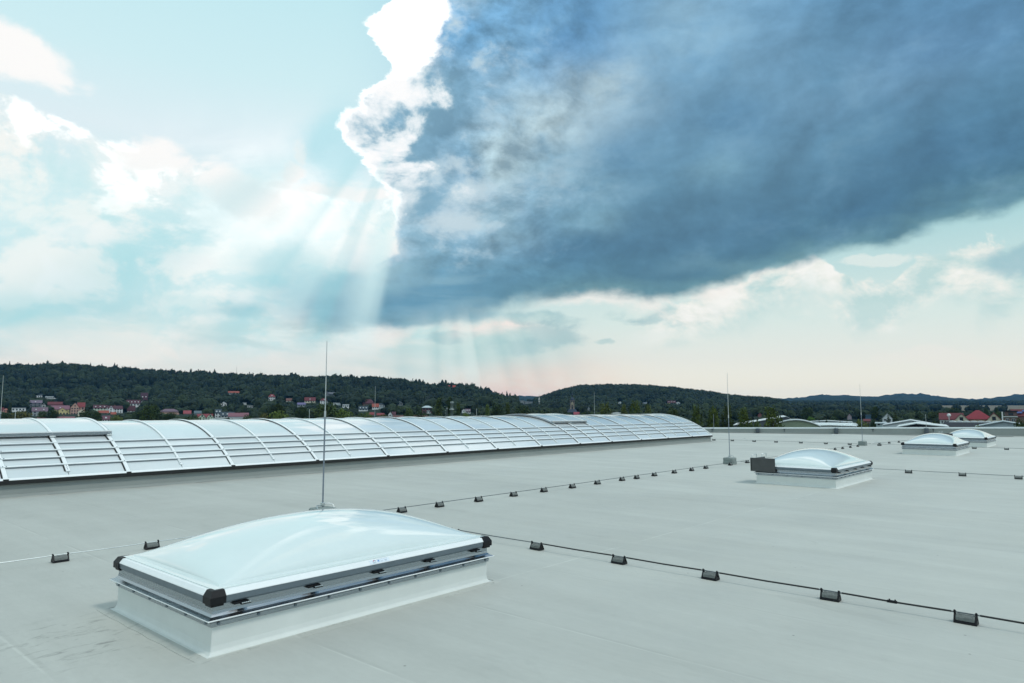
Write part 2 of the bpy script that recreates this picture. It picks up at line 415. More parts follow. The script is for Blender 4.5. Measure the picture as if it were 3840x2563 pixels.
class MB:
    """collects shapes into one mesh"""
    def __init__(self):
        self.v, self.f, self.sm = [], [], []

    def add(self, vs, fs, smooth=False):
        o = len(self.v)
        self.v += [tuple(p) for p in vs]
        self.f += [tuple(i + o for i in f) for f in fs]
        self.sm += [smooth] * len(fs)
        return self

    def box(self, x0, x1, y0, y1, z0, z1, taper=0.0, ty=None):
        t = taper
        u = taper if ty is None else ty
        self.add([(x0, y0, z0), (x1, y0, z0), (x1, y1, z0), (x0, y1, z0), (x0 + t, y0 + u, z1), (x1 - t, y0 + u, z1), (x1 - t, y1 - u, z1), (x0 + t, y1 - u, z1)],
                 [(3, 2, 1, 0), (4, 5, 6, 7), (0, 1, 5, 4), (1, 2, 6, 5), (2, 3, 7, 6), (3, 0, 4, 7)])
        return self

    def tube(self, pts, r, n=8, r2=None, cap=True):
        pts = [Vector(p) for p in pts]
        m = len(pts)
        rings = []
        prev = None
        for i, p in enumerate(pts):
            if i == 0: d = pts[1] - p
            elif i == m - 1: d = p - pts[i - 1]
            else: d = (pts[i + 1] - p).normalized() + (p - pts[i - 1]).normalized()
            d.normalize()
            if prev is None:
                a = Vector((0, 0, 1)) if abs(d.z) < 0.9 else Vector((1, 0, 0))
                u = d.cross(a).normalized()
            else:
                u = (prev - d * prev.dot(d)).normalized()
            prev = u
            w = d.cross(u)
            rr = r if r2 is None else r + (r2 - r) * i / (m - 1)
            rings.append([p + (u * math.cos(2 * PI * k / n) + w * math.sin(2 * PI * k / n)) * rr for k in range(n)])
        vs = [q for ring in rings for q in ring]
        fs = [(i * n + k, i * n + (k + 1) % n, (i + 1) * n + (k + 1) % n, (i + 1) * n + k) for i in range(m - 1) for k in range(n)]
        self.add(vs, fs, True)
        if cap:
            self.add(rings[0], [tuple(reversed(range(n)))])
            self.add(rings[-1], [tuple(range(n))])
        return self

    def lathe(self, prof, n=16, c=(0, 0, 0), sm=True):
        """prof: (radius, z) from bottom to top about a vertical axis"""
        vs = [(c[0] + r * math.cos(2 * PI * k / n), c[1] + r * math.sin(2 * PI * k / n), c[2] + z) for r, z in prof for k in range(n)]
        fs = [(i * n + k, i * n + (k + 1) % n, (i + 1) * n + (k + 1) % n, (i + 1) * n + k) for i in range(len(prof) - 1) for k in range(n)]
        self.add(vs, fs, sm)
        self.add(vs[-n:], [tuple(range(n))])
        return self

    def prism(self, poly, y0, y1):
        """poly in (x, z), extruded along y"""
        n = len(poly)
        self.add([(x, y0, z) for x, z in poly] + [(x, y1, z) for x, z in poly],
                 [tuple(range(n)), tuple(reversed(range(n, 2 * n)))] + [(i, i + n, (i + 1) % n + n, (i + 1) % n) for i in range(n)])
        return self

    def sweep_rect(self, prof, x0, x1, y0, y1, closed=False):
        """a mitred profile round a rectangle; prof: (outward offset, z)"""
        vs = []
        for o, z in prof:
            vs += [(x0 - o, y0 - o, z), (x1 + o, y0 - o, z), (x1 + o, y1 + o, z), (x0 - o, y1 + o, z)]
        m = len(prof)
        fs = []
        for i in range(m if closed else m - 1):
            j = (i + 1) % m
            for k in range(4):
                fs.append((i * 4 + k, i * 4 + (k + 1) % 4, j * 4 + (k + 1) % 4, j * 4 + k))
        self.add(vs, fs)
        return self

    def mesh(self, name):
        me = bpy.data.meshes.new(name)
        me.from_pydata(self.v, [], self.f)
        me.polygons.foreach_set('use_smooth', self.sm)
        me.update()
        return me

    def build(self, name, material, parent=None, loc=None, bevel=0.0, fix=False):
        me = self.mesh(name)
        if bevel or fix:
            bm = bmesh.new()
            bm.from_mesh(me)
            bmesh.ops.recalc_face_normals(bm, faces=bm.faces)
            if bevel:
                es = [e for e in bm.edges if len(e.link_faces) == 2 and e.calc_face_angle(0) > 0.5]
                bmesh.ops.bevel(bm, geom=es, offset=bevel, segments=1, affect='EDGES', profile=0.6)
            bm.to_mesh(me)
            bm.free()
        me.materials.append(material)
        return link(name, me, parent, loc)


def link(name, me, parent=None, loc=None, scale=None, rot=None):
    o = bpy.data.objects.new(name, me)
    COL.objects.link(o)
    if parent is not None:
        o.parent = parent
    if loc is not None:
        o.location = loc
    if scale is not None:
        o.scale = scale
    if rot is not None:
        o.rotation_euler = rot
    return o


def tag(o, label, cat, group=None):
    o['label'] = label
    o['category'] = cat
    if group:
        o['group'] = group
    return o


def thing(name, label, cat, loc=(0, 0, 0), rotz=0.0, group=None):
    o = bpy.data.objects.new(name, None)
    o.empty_display_size = 0.2
    COL.objects.link(o)
    o.location = loc
    o.rotation_euler = (0, 0, rotz)
    return tag(o, label, cat, group)


def copy_thing(o, loc, rotz, label, group):
    c = o.copy()
    COL.objects.link(c)
    c.location = loc
    c.rotation_euler = (0, 0, rotz)
    tag(c, label, o['category'], group)
    for ch in o.children:
        k = ch.copy()
        COL.objects.link(k)
        k.parent = c
        for g in ch.children:
            q = g.copy()
            COL.objects.link(q)
            q.parent = k
    return c


# ------------------------------------------------------------------ materials
MATS = {}


def mat(name, color, rough=0.6, metal=0.0, spec=0.5, var=0.0, scale=6.0, bump=0.0, bscale=40.0, coat=0.0, detail=5.0, rvar=0.0, stretch=None, ior=None):
    if name in MATS:
        return MATS[name]
    m = bpy.data.materials.new(name)
    m.use_nodes = True
    nt = m.node_tree
    b = nt.nodes['Principled BSDF']
    b.inputs['Base Color'].default_value = (*color, 1)
    b.inputs['Roughness'].default_value = rough
    b.inputs['Metallic'].default_value = metal
    b.inputs['Specular IOR Level'].default_value = spec
    b.inputs['Coat Weight'].default_value = coat
    b.inputs['Coat Roughness'].default_value = 0.03
    if ior:
        b.inputs['IOR'].default_value = ior
    t = nt.nodes.new('ShaderNodeTexCoord')
    src = t.outputs['Object']
    if stretch:
        mp = nt.nodes.new('ShaderNodeMapping')
        mp.inputs['Scale'].default_value = stretch
        nt.links.new(src, mp.inputs['Vector'])
        src = mp.outputs[0]
    if var or rvar:
        n = nt.nodes.new('ShaderNodeTexNoise')
        n.inputs['Scale'].default_value = scale
        n.inputs['Detail'].default_value = detail
        n.inputs['Roughness'].default_value = 0.6
        nt.links.new(src, n.inputs['Vector'])
        if var:
            r = nt.nodes.new('ShaderNodeMapRange')
            r.inputs['From Min'].default_value = 0.25
            r.inputs['From Max'].default_value = 0.75
            r.inputs['To Min'].default_value = 1 - var
            r.inputs['To Max'].default_value = 1 + var
            nt.links.new(n.outputs[0], r.inputs[0])
            hs = nt.nodes.new('ShaderNodeVectorMath')
            hs.operation = 'SCALE'
            hs.inputs[0].default_value = color
            nt.links.new(r.outputs[0], hs.inputs['Scale'])
            nt.links.new(hs.outputs[0], b.inputs['Base Color'])
        if rvar:
            r = nt.nodes.new('ShaderNodeMapRange')
            r.inputs['To Min'].default_value = max(0.0, rough - rvar)
            r.inputs['To Max'].default_value = min(1.0, rough + rvar)
            nt.links.new(n.outputs[0], r.inputs[0])
            nt.links.new(r.outputs[0], b.inputs['Roughness'])
    if bump:
        n = nt.nodes.new('ShaderNodeTexNoise')
        n.inputs['Scale'].default_value = bscale
        n.inputs['Detail'].default_value = 4
        nt.links.new(src, n.inputs['Vector'])
        bp = nt.nodes.new('ShaderNodeBump')
        bp.inputs['Strength'].default_value = bump
        bp.inputs['Distance'].default_value = 0.01
        nt.links.new(n.outputs[0], bp.inputs['Height'])
        nt.links.new(bp.outputs[0], b.inputs['Normal'])
    MATS[name] = m
    return m


def roof_material(dirty=False):
    """grey single-ply membrane: faint streaks across the roof, scuffs, specks and dust"""
    m = bpy.data.materials.new('flashing_membrane' if dirty else 'roof_membrane')
    m.use_nodes = True
    nt = m.node_tree
    L = nt.links.new
    b = nt.nodes['Principled BSDF']
    b.inputs['Roughness'].default_value = 0.62
    b.inputs['Specular IOR Level'].default_value = 0.35
    g = nt.nodes.new('ShaderNodeNewGeometry')

    def nz(scale, st=(1, 1, 1), detail=6, rough=0.6, dist=0.0):
        mp = nt.nodes.new('ShaderNodeMapping')
        mp.inputs['Scale'].default_value = st
        L(g.outputs['Position'], mp.inputs[0])
        n = nt.nodes.new('ShaderNodeTexNoise')
        n.inputs['Scale'].default_value = scale
        n.inputs['Detail'].default_value = detail
        n.inputs['Roughness'].default_value = rough
        n.inputs['Distortion'].default_value = dist
        L(mp.outputs[0], n.inputs['Vector'])
        return n.outputs[0]

    def rng_(x, a, b_, c, d):
        r = nt.nodes.new('ShaderNodeMapRange')
        r.inputs[1].default_value, r.inputs[2].default_value, r.inputs[3].default_value, r.inputs[4].default_value = a, b_, c, d
        L(x, r.inputs[0])
        return r.outputs[0]

    def mul(x, y):
        n = nt.nodes.new('ShaderNodeMath')
        n.operation = 'MULTIPLY'
        L(x, n.inputs[0])
        if isinstance(y, float): n.inputs[1].default_value = y
        else: L(y, n.inputs[1])
        return n.outputs[0]

    cloudy = rng_(nz(0.35, detail=8), 0.3, 0.7, 0.93, 1.07)
    streak = rng_(nz(2.2, (1, 0.10, 1), 7, 0.65, 0.3), 0.25, 0.75, 0.915, 1.075)
    fine = rng_(nz(26, (1, 0.35, 1), 5), 0.3, 0.7, 0.975, 1.025)
    scuff = rng_(nz(1.6, (1.2, 0.45, 1), 9, 0.7, 0.6), 0.60, 0.72, 1.0, 0.90)
    dirt = rng_(nz(0.9, (1, 1, 1), 9, 0.72, 0.9), 0.64, 0.78, 1.0, 0.84) if not dirty else rng_(nz(4.0, (1, 2.2, 1), 9, 0.75, 1.2), 0.56, 0.68, 1.03, 0.62)
    vo = nt.nodes.new('ShaderNodeTexVoronoi')
    vo.inputs['Scale'].default_value = 2.6
    L(g.outputs['Position'], vo.inputs['Vector'])
    speck = rng_(vo.outputs['Distance'], 0.016, 0.034, 0.5, 1.0)
    oi = nt.nodes.new('ShaderNodeObjectInfo')
    per = rng_(oi.outputs['Random'], 0, 1, 0.975, 1.02)
    # scuffs by the corner of the near dome, and the pale weld beads of the seams
    dn = nt.nodes.new('ShaderNodeVectorMath')
    dn.operation = 'DISTANCE'
    dn.inputs[1].default_value = (1.95, 6.1, 0)
    L(g.outputs['Position'], dn.inputs[0])
    near = rng_(dn.outputs['Value'], 0.25, 0.95, 1.0, 0.0)
    marks = rng_(nz(5.5, (0.7, 1.8, 1), 8, 0.7, 1.0), 0.54, 0.66, 0.0, 0.42)
    mk = nt.nodes.new('ShaderNodeMath')
    mk.operation = 'SUBTRACT'
    mk.inputs[0].default_value = 1.0
    L(mul(near, marks), mk.inputs[1])
    sep = nt.nodes.new('ShaderNodeSeparateXYZ')
    L(g.outputs['Position'], sep.inputs[0])

    def bead(sock, off, period, width, lo):
        a = nt.nodes.new('ShaderNodeMath')
        a.operation = 'SUBTRACT'
        L(sock, a.inputs[0])
        a.inputs[1].default_value = off
        p_ = nt.nodes.new('ShaderNodeMath')
        p_.operation = 'PINGPONG'
        L(a.outputs[0], p_.inputs[0])
        p_.inputs[1].default_value = period / 2
        return rng_(p_.outputs[0], width * 0.5, width, lo, 1.0)
    seams = mul(bead(sep.outputs[0], -3.0 + SHEET_W + 0.05, SHEET_W, 0.016, 1.13), bead(sep.outputs[1], 4.915, 200.0, 0.016, 1.16))
    seams = mul(seams, bead(sep.outputs[0], -3.0 + SHEET_W + 0.085, SHEET_W, 0.022, 0.93))
    broken = nt.nodes.new('ShaderNodeMix')
    L(rng_(nz(1.3, (1, 0.6, 1), 4), 0.42, 0.56, 0.0, 1.0), broken.inputs[0])
    broken.inputs[2].default_value = 1.0
    L(seams, broken.inputs[3])
    f = mul(mul(mul(cloudy, streak), mul(fine, scuff)), mul(mul(dirt, speck), per))
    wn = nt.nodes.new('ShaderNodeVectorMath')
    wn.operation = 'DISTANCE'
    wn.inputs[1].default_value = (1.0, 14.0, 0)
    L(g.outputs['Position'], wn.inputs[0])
    left_shade = rng_(wn.outputs['Value'], 4.0, 17.0, 0.86, 1.0)      # shade painted into the colour, strongest by the vault, fading with distance
    f = mul(mul(mul(f, left_shade), mk.outputs[0]), broken.outputs[0])
    sc = nt.nodes.new('ShaderNodeVectorMath')
    sc.operation = 'SCALE'
    sc.inputs[0].default_value = ROOF_COL
    L(f, sc.inputs['Scale'])
    L(sc.outputs[0], b.inputs['Base Color'])
    L(rng_(nz(1.1, detail=6), 0.3, 0.7, 0.5, 0.72), b.inputs['Roughness'])
    bp = nt.nodes.new('ShaderNodeBump')
    bp.inputs['Strength'].default_value = 0.25
    bp.inputs['Distance'].default_value = 0.012
    L(nz(5.0, (1, 0.3, 1), 8, 0.6, 0.3), bp.inputs['Height'])
    L(bp.outputs[0], b.inputs['Normal'])
    return m


ROOF_COL = (0.488, 0.503, 0.463)
SHEET_W = 1.5
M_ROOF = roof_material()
M_FLASH = roof_material(True)
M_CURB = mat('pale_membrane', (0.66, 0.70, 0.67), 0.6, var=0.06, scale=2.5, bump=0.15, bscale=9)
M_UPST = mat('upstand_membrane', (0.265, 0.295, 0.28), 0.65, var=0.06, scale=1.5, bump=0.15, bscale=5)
M_ALU = mat('mill_aluminium', (0.36, 0.40, 0.43), 0.27, 1.0, var=0.08, scale=14, stretch=(0.3, 0.3, 8), rvar=0.12)
M_ALUW = mat('white_aluminium', (0.80, 0.84, 0.84), 0.35, 0.0, var=0.03, scale=8)
M_FRAME = mat('grey_frame', (0.16, 0.20, 0.23), 0.4, 0.5, var=0.1, scale=10)
M_DOME = mat('opal_acrylic', (0.68, 0.765, 0.75), 0.05, 0, 0.5, var=0.025, scale=3, coat=0.7, ior=1.52)
M_POLY = mat('opal_polycarbonate', (0.64, 0.70, 0.71), 0.14, 0, 0.5, var=0.05, scale=1.2, coat=0.8, ior=1.6)
_nt = M_POLY.node_tree
_b = _nt.nodes['Principled BSDF']
_src = _b.inputs['Base Color'].links[0].from_socket
_oi = _nt.nodes.new('ShaderNodeObjectInfo')
_mr = _nt.nodes.new('ShaderNodeMapRange')
_mr.inputs['To Min'].default_value, _mr.inputs['To Max'].default_value = 0.91, 1.05
_sc = _nt.nodes.new('ShaderNodeVectorMath')
_sc.operation = 'SCALE'
_nt.links.new(_oi.outputs['Random'], _mr.inputs[0])
_nt.links.new(_src, _sc.inputs[0])
_nt.links.new(_mr.outputs[0], _sc.inputs['Scale'])
_nt.links.new(_sc.outputs[0], _b.inputs['Base Color'])
_bn = _nt.nodes.new('ShaderNodeTexNoise')
_bn.inputs['Scale'].default_value = 0.9
_bp = _nt.nodes.new('ShaderNodeBump')
_bp.inputs['Strength'].default_value = 0.35
_bp.inputs['Distance'].default_value = 0.03
_g = _nt.nodes.new('ShaderNodeNewGeometry')
_nt.links.new(_g.outputs['Position'], _bn.inputs['Vector'])
_nt.links.new(_bn.outputs[0], _bp.inputs['Height'])
_nt.links.new(_bp.outputs[0], _b.inputs['Normal'])
M_BLACK = mat('black_plastic', (0.008, 0.009, 0.011), 0.5, 0, 0.25, var=0.2, scale=20)
M_RUBBER = mat('black_rubber', (0.012, 0.014, 0.014), 0.7, var=0.2, scale=12)
M_SEAL = mat('grey_seal', (0.17, 0.20, 0.22), 0.6, var=0.1)
M_STEEL = mat('galvanised_steel', (0.55, 0.60, 0.60), 0.35, 0.9, var=0.15, scale=30, rvar=0.1)
M_CABLE = mat('cable_aluminium', (0.13, 0.15, 0.16), 0.45, 0.6, var=0.1, scale=20)
M_ROD = mat('rod_steel', (0.24, 0.28, 0.33), 0.45, 0.75, var=0.15, scale=6)
M_CONC = mat('concrete', (0.15, 0.165, 0.158), 0.85, var=0.3, scale=60, bump=0.5, bscale=90, detail=8)
M_CONCD = mat('weathered_concrete', (0.22, 0.26, 0.25), 0.9, var=0.3, scale=35, bump=0.5, bscale=60, detail=8)
M_PLATE = mat('dark_plate', (0.07, 0.075, 0.075), 0.45, 0.3, var=0.15, scale=8)
M_COPING = mat('coping_sheet', (0.72, 0.78, 0.78), 0.4, 0.2, var=0.04, scale=2)
M_VENT = mat('vent_plastic', (0.055, 0.075, 0.09), 0.5, var=0.1)
M_LABEL = mat('label_paper', (0.72, 0.80, 0.86), 0.4)
M_RED = mat('print_red', (0.55, 0.02, 0.08), 0.5)
M_NAVY = mat('print_navy', (0.02, 0.03, 0.15), 0.5)
M_BLUE = mat('print_blue', (0.03, 0.20, 0.55), 0.5)
M_INK = mat('print_grey', (0.30, 0.38, 0.44), 0.5)

# ================================================================== the roof
def par_x(y):
    return 48.65 + 0.3041 * (23.06 - y)


def par_top(y):
    return 0.343 + (23.06 - y) * 0.01315


YB, YF = -16.0, 44.0
mb = MB()
pl = [(-16, YB), (par_x(YB) + 0.35, YB), (par_x(YF) + 0.35, YF), (-16, YF)]
mb.add([(x, y, -0.02) for x, y in pl] + [(x, y, -9.4) for x, y in pl],
       [(0, 1, 2, 3), (0, 4, 5, 1), (1, 5, 6, 2), (2, 6, 7, 3), (3, 7, 4, 0)])
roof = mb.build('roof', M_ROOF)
roof['kind'] = 'structure'

SHEET = 1.5
LAP_Y = 4.93


def sheet_mesh(y0, y1):
    """one membrane sheet; its right edge lies over the next sheet, with a slightly wavy hem"""
    n = max(2, int((y1 - y0) / 1.2))
    b = MB()
    vs, fs = [], []
    for i in range(n + 1):
        y = y0 + (y1 - y0) * i / n
        w = 0.006 * math.sin(i * 2.1) + 0.004 * math.sin(i * 5.3)
        vs += [(0.0, y, 0.0), (SHEET * 0.5, y, 0.0025), (SHEET + 0.05 + w, y, 0.006), (SHEET + 0.053 + w, y, 0.001)]
    for i in range(n):
        for k in range(3):
            a = i * 4 + k
            fs.append((a, a + 1, a + 5, a + 4))
    b.add(vs, fs)
    me = b.mesh('membrane_sheet')
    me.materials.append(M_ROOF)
    return me


full = {}
x = -3.0
while x < 57.5:
    top = min(16.75, 23.06 - (x + SHEET + 0.06 - 0.02 - 48.65) / 0.3041)
    low = YB
    for (a, b_) in ((low, min(LAP_Y, top)), (LAP_Y + 0.0, top)):
        if b_ - a < 0.4:
            continue
        key = (round(a, 2), round(b_, 2))
        if key not in full:
            full[key] = sheet_mesh(a, b_)
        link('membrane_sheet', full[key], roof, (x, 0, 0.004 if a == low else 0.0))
    x += SHEET

# parapet along the far edge
par = thing('parapet_wall', 'low grey parapet wall with white metal coping along the far edge of the roof', 'parapet', (par_x(15), 15, 0))
px0, py0 = par_x(15), 15.0
mb, cp = MB(), MB()
wv, ys = [], np.linspace(YB, YF, 41)
for y in ys:
    xx, zt = par_x(y), par_top(y) - 0.035
    wv += [(xx - 0.06 - px0, y - py0, 0.0), (xx - px0, y - py0, 0.06), (xx - px0, y - py0, zt), (xx + 0.3 - px0, y - py0, zt), (xx + 0.3 - px0, y - py0, -0.5)]
mb.add(wv, [(i * 5 + k, i * 5 + k + 1, i * 5 + k + 6, i * 5 + k + 5) for i in range(len(ys) - 1) for k in range(4)])
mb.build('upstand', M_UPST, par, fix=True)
seg = 3.0
y = YB
while y < YF - 0.1:
    b = MB()
    y1 = y + seg - 0.012
    for (a, c) in (((-0.035), 0.335),):
        vs = []
        for yy in (y, y1):
            xx, zt = par_x(yy) - px0, par_top(yy)
            vs += [(xx + a, yy - py0, zt - 0.085), (xx + a, yy - py0, zt - 0.004), (xx + c, yy - py0, zt + 0.01), (xx + c, yy - py0, zt - 0.07)]
        b.add(vs, [(0, 1, 5, 4), (1, 2, 6, 5), (2, 3, 7, 6), (0, 3, 2, 1), (4, 5, 6, 7), (0, 4, 7, 3)])
    b.build('coping', M_COPING, par, fix=True)
    y += seg

# dark overflow boxes on the parapet, wall hooks and down-wires
for (px, py, lab) in ((2845, 1612, 'dark grey outlet box on the parapet next to a wire, left of the tall rods'),
                      (3139, 1618, 'dark grey outlet box on the parapet below the white sawtooth hall'),
                      (3478, 1629, 'dark grey outlet box on the parapet carrying a thin rod')):
    d = ray(px, py)
    # meet the parapet face
    for yy in np.linspace(-5, 30, 3000):
        q = np.array([par_x(yy), yy])
        if (q @ RGT[:2]) / (q @ HEAD[:2]) < (d @ RGT) / (d @ HEAD):
            break
    yy_face = yy
    t = thing('outlet_box', lab, 'outlet box', (par_x(yy) - 0.17, yy, 0.02), math.atan(-0.3041), 'outlet boxes along the parapet')
    MB().lathe([(0.13, 0.0), (0.135, 0.02), (0.135, par_top(yy) - 0.13), (0.12, par_top(yy) - 0.10)], 14).build('housing', M_VENT, t)
    MB().lathe([(0.145, 0), (0.145, 0.025), (0.10, 0.05)], 14, (0, 0, par_top(yy) - 0.125)).build('lid', M_VENT, t)
    if px == 3478:
        MB().tube([(0, 0, par_top(yy) - 0.09), (0, 0, 1.35)], 0.014, 6, 0.009).build('rod', M_STEEL, t)
for (px, lab) in ((2671, 'small dark wall hook on the parapet at the end of the barrel skylight'), (2942, 'small dark wall hook on the parapet between two outlet boxes'),
                  (3274, 'small dark wall hook on the parapet right of the farthest tall rod'), (3500, 'small dark wall hook on the parapet right of the box with the rod')):
    d = ray(px, 1610)
    for yy in np.linspace(-5, 30, 3000):
        q = np.array([par_x(yy), yy])
        if (q @ RGT[:2]) / (q @ HEAD[:2]) < (d @ RGT) / (d @ HEAD):
            break
    b = MB().tube([(-0.05, 0, par_top(yy) - 0.10), (-0.06, 0, par_top(yy) - 0.17), (-0.02, 0, par_top(yy) - 0.20), (-0.03, 0, par_top(yy) - 0.30)], 0.018, 6)
    b.box(-0.03, 0.01, -0.05, 0.05, par_top(yy) - 0.16, par_top(yy) - 0.10)
    o = b.build('wall_hook', M_VENT, None, (par_x(yy), yy, 0))
    tag(o, lab, 'hook', 'wall hooks along the parapet')
yy = 22.9
o = MB().tube([(-0.1, 0.45, 0.03), (-0.1, 0.1, 0.04), (-0.1, 0, 0.12), (-0.1, 0, 0.36), (-0.02, 0, 0.42), (-0.02, 0, 1.35)], 0.012, 6).build('parapet_rod', M_ROD, None, (par_x(yy), yy, 0))
tag(o, 'thin bent rod rising over the parapet just right of the barrel skylight end', 'lightning rod')

# ================================================================== barrel skylight
BY0, BZ0, BYC, BR = 16.67, 0.35, 19.87, 5.26
BX0, BX1 = -2.31, 35.1
bar = thing('barrel_skylight', 'long translucent barrel vault skylight on a grey curb with aluminium ribs', 'skylight', (0, BYC, 0))
HALF = BYC - BY0
A0 = math.asin(HALF / BR)


def arc(y, off=0.0):
    """height of the vault at roof coordinate y"""
    return BZ0 - BR * math.cos(A0) + math.sqrt(max(0, (BR) ** 2 - (y - BYC) ** 2)) + off


def arc_pts(y0, y1, n, off=0.0):
    a0, a1 = math.asin((y0 - BYC) / BR), math.asin((y1 - BYC) / BR)
    c = BZ0 - BR * math.cos(A0)
    out = []
    for i in range(n + 1):
        a = a0 + (a1 - a0) * i / n
        out.append(((BR + off) * math.sin(a), c + (BR + off) * math.cos(a)))   # (local y, z)
    return out


def arc_strip(x0, x1, y0, y1, n, off, th):
    """a curved strip of thickness th over the vault"""
    b = MB()
    up, lo = arc_pts(y0, y1, n, off + th), arc_pts(y0, y1, n, off)
    vs = []
    for (yu, zu), (yl, zl) in zip(up, lo):
        vs += [(x0, yu, zu), (x1, yu, zu), (x1, yl, zl), (x0, yl, zl)]
    for k in range(4):
        q = [v for i in range(n + 1) for v in (vs[i * 4 + k], vs[i * 4 + (k + 1) % 4])]
        b.add(q, [(i * 2, i * 2 + 1, i * 2 + 3, i * 2 + 2) for i in range(n)], True)
    b.add(vs[:4], [(0, 1, 2, 3)])
    b.add(vs[-4:], [(3, 2, 1, 0)])
    return b


# curb of membrane round the opening, with a small welded fillet at its foot
cb = MB()
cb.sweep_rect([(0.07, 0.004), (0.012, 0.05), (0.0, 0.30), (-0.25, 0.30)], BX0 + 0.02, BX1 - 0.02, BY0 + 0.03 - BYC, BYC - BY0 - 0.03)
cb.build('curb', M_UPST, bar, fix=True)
cb = MB().sweep_rect([(0.0, 0.245), (0.045, 0.25), (0.052, 0.33), (0.0, 0.335)], BX0, BX1, -HALF, HALF, True)
cb.build('edge_gasket', M_RUBBER, bar, fix=True)
cb = MB().sweep_rect([(0.04, 0.331), (0.055, 0.336), (0.0, 0.375), (-0.03, 0.37)], BX0, BX1, -HALF, HALF)
cb.build('sill_profile', M_ALUW, bar, fix=True)

main_ribs = [-1.05, 1.38, 3.825, 6.083, 8.486, 10.88, 13.31, 15.74, 18.16, 20.62, 23.10, 25.43, 27.86, 30.33, 32.82]
mid_ribs = [0.16, 2.6, 4.935, 7.28, 9.65, 12.03, 14.43, 16.83, 19.26, 21.74, 24.18, 26.52, 28.94, 31.42, 33.9]
heavy = [3.825, 4.935, 6.083, 23.10, 24.18, 25.43]
allr = sorted(main_ribs + mid_ribs)
edges = [BX0 + 0.02] + allr + [BX1 - 0.02]
# glazing panels between the ribs, each one a bent sheet
for a, b_ in zip(edges[:-1], edges[1:]):
    pb = MB()
    n = 26
    w0, w1 = a + 0.006, b_ - 0.006
    up = arc_pts(BY0 + 0.02, 2 * BYC - BY0 - 0.02, n, -0.004)
    lo = arc_pts(BY0 + 0.02, 2 * BYC - BY0 - 0.02, n, -0.022)
    vs = []
    for (yu, zu), (yl, zl) in zip(up, lo):
        vs += [(w0, yu, zu), (w1, yu, zu), (w1, yl, zl), (w0, yl, zl)]
    for k in range(4):
        q = [v for i in range(n + 1) for v in (vs[i * 4 + k], vs[i * 4 + (k + 1) % 4])]
        pb.add(q, [(i * 2, i * 2 + 1, i * 2 + 3, i * 2 + 2) for i in range(n)], True)
    me = pb.mesh('glazing_panel')
    me.materials.append(M_POLY)
    link('glazing_panel', me, bar)
    me.validate()

PURL = [16.955, 17.185, 17.43, 17.72]
scr = MB().lathe([(0.011, -0.004), (0.011, 0.006), (0.006, 0.009)], 8).mesh('screw')
scr.materials.append(M_FRAME)


def rib_end(y):
    return [a for a in arc_pts(y, y + 0.01, 1)][0]


for r in allr:
    mainr = r in main_ribs
    hv = r in heavy
    w = 0.075 if mainr or hv else 0.05
    y_lo = BY0 - 0.01 if mainr else BY0 + 0.10
    rb = arc_strip(r - w / 2, r + w / 2, y_lo, 2 * BYC - y_lo, 30, 0.004, 0.022).build('rib', M_ALUW, bar, fix=True)
    if mainr or hv:
        # dark gasket showing along the left side of the rib
        arc_strip(r - w / 2 - (0.024 if hv else 0.014), r - w / 2 - 0.001, y_lo + 0.02, 2 * BYC - y_lo - 0.02, 30, 0.0, 0.012).build('gasket', M_RUBBER, rb, fix=True)
    if mainr:
        yy, zz = arc_pts(BY0, BY0 + 0.1, 1)[0]
        MB().box(r - w / 2 - 0.01, r + w / 2 + 0.01, yy - 0.055, yy - 0.035, zz - 0.05, zz + 0.01).build('end_clip', M_RUBBER, rb)
    else:
        for q in (0.14, 0.19, 0.24):
            yy, zz = arc_pts(BY0 + q, BY0 + q + 0.1, 1)[0]
            link('screw', scr, rb, (r, yy, zz + 0.028), None, (0.65, 0, 0))
for yp in PURL:
    for side in (0, 1):
        (y0, z0), (y1, z1) = arc_pts(yp - 0.013, yp + 0.013, 1, 0.026)
        (y2, z2), (y3, z3) = arc_pts(yp - 0.013, yp + 0.013, 1, 0.044)
        s = 1 if side == 0 else -1
        b = MB()
        poly = [(y0, z0), (y1, z1), (y3, z3), (y2, z2)]
        vs = [(BX0 + 0.05, s * q[0], q[1]) for q in poly] + [(BX1 - 0.03, s * q[0], q[1]) for q in poly]
        b.add(vs, [(0, 1, 2, 3), (7, 6, 5, 4), (0, 4, 5, 1), (1, 5, 6, 2), (2, 6, 7, 3), (3, 7, 4, 0)])
        pu = b.build('purlin', M_ALUW, bar, fix=True)
        (y4, z4), (y5, z5) = arc_pts(yp - 0.0195, yp - 0.0135, 1, 0.0)
        b = MB()
        vs = [(BX0 + 0.05, s * y4, z4 - 0.002), (BX1 - 0.03, s * y4, z4 - 0.002), (BX1 - 0.03, s * y5, z5 + 0.034), (BX0 + 0.05, s * y5, z5 + 0.034)]
        b.add(vs, [(0, 1, 2, 3)])
        b.build('purlin_seal', M_SEAL, pu)
        if side == 0:
            k = PURL.index(yp)
            for r in main_ribs[2:13]:
                for dx in ((0.0,) if r not in (3.825, 13.31) else (-0.05, 0.0, 0.06)):
                    yy, zz = arc_pts(yp, yp + 0.1, 1, 0.044)[0]
                    link('screw', scr, pu, (r + dx, yy, zz), None, (0.55, 0, 0))

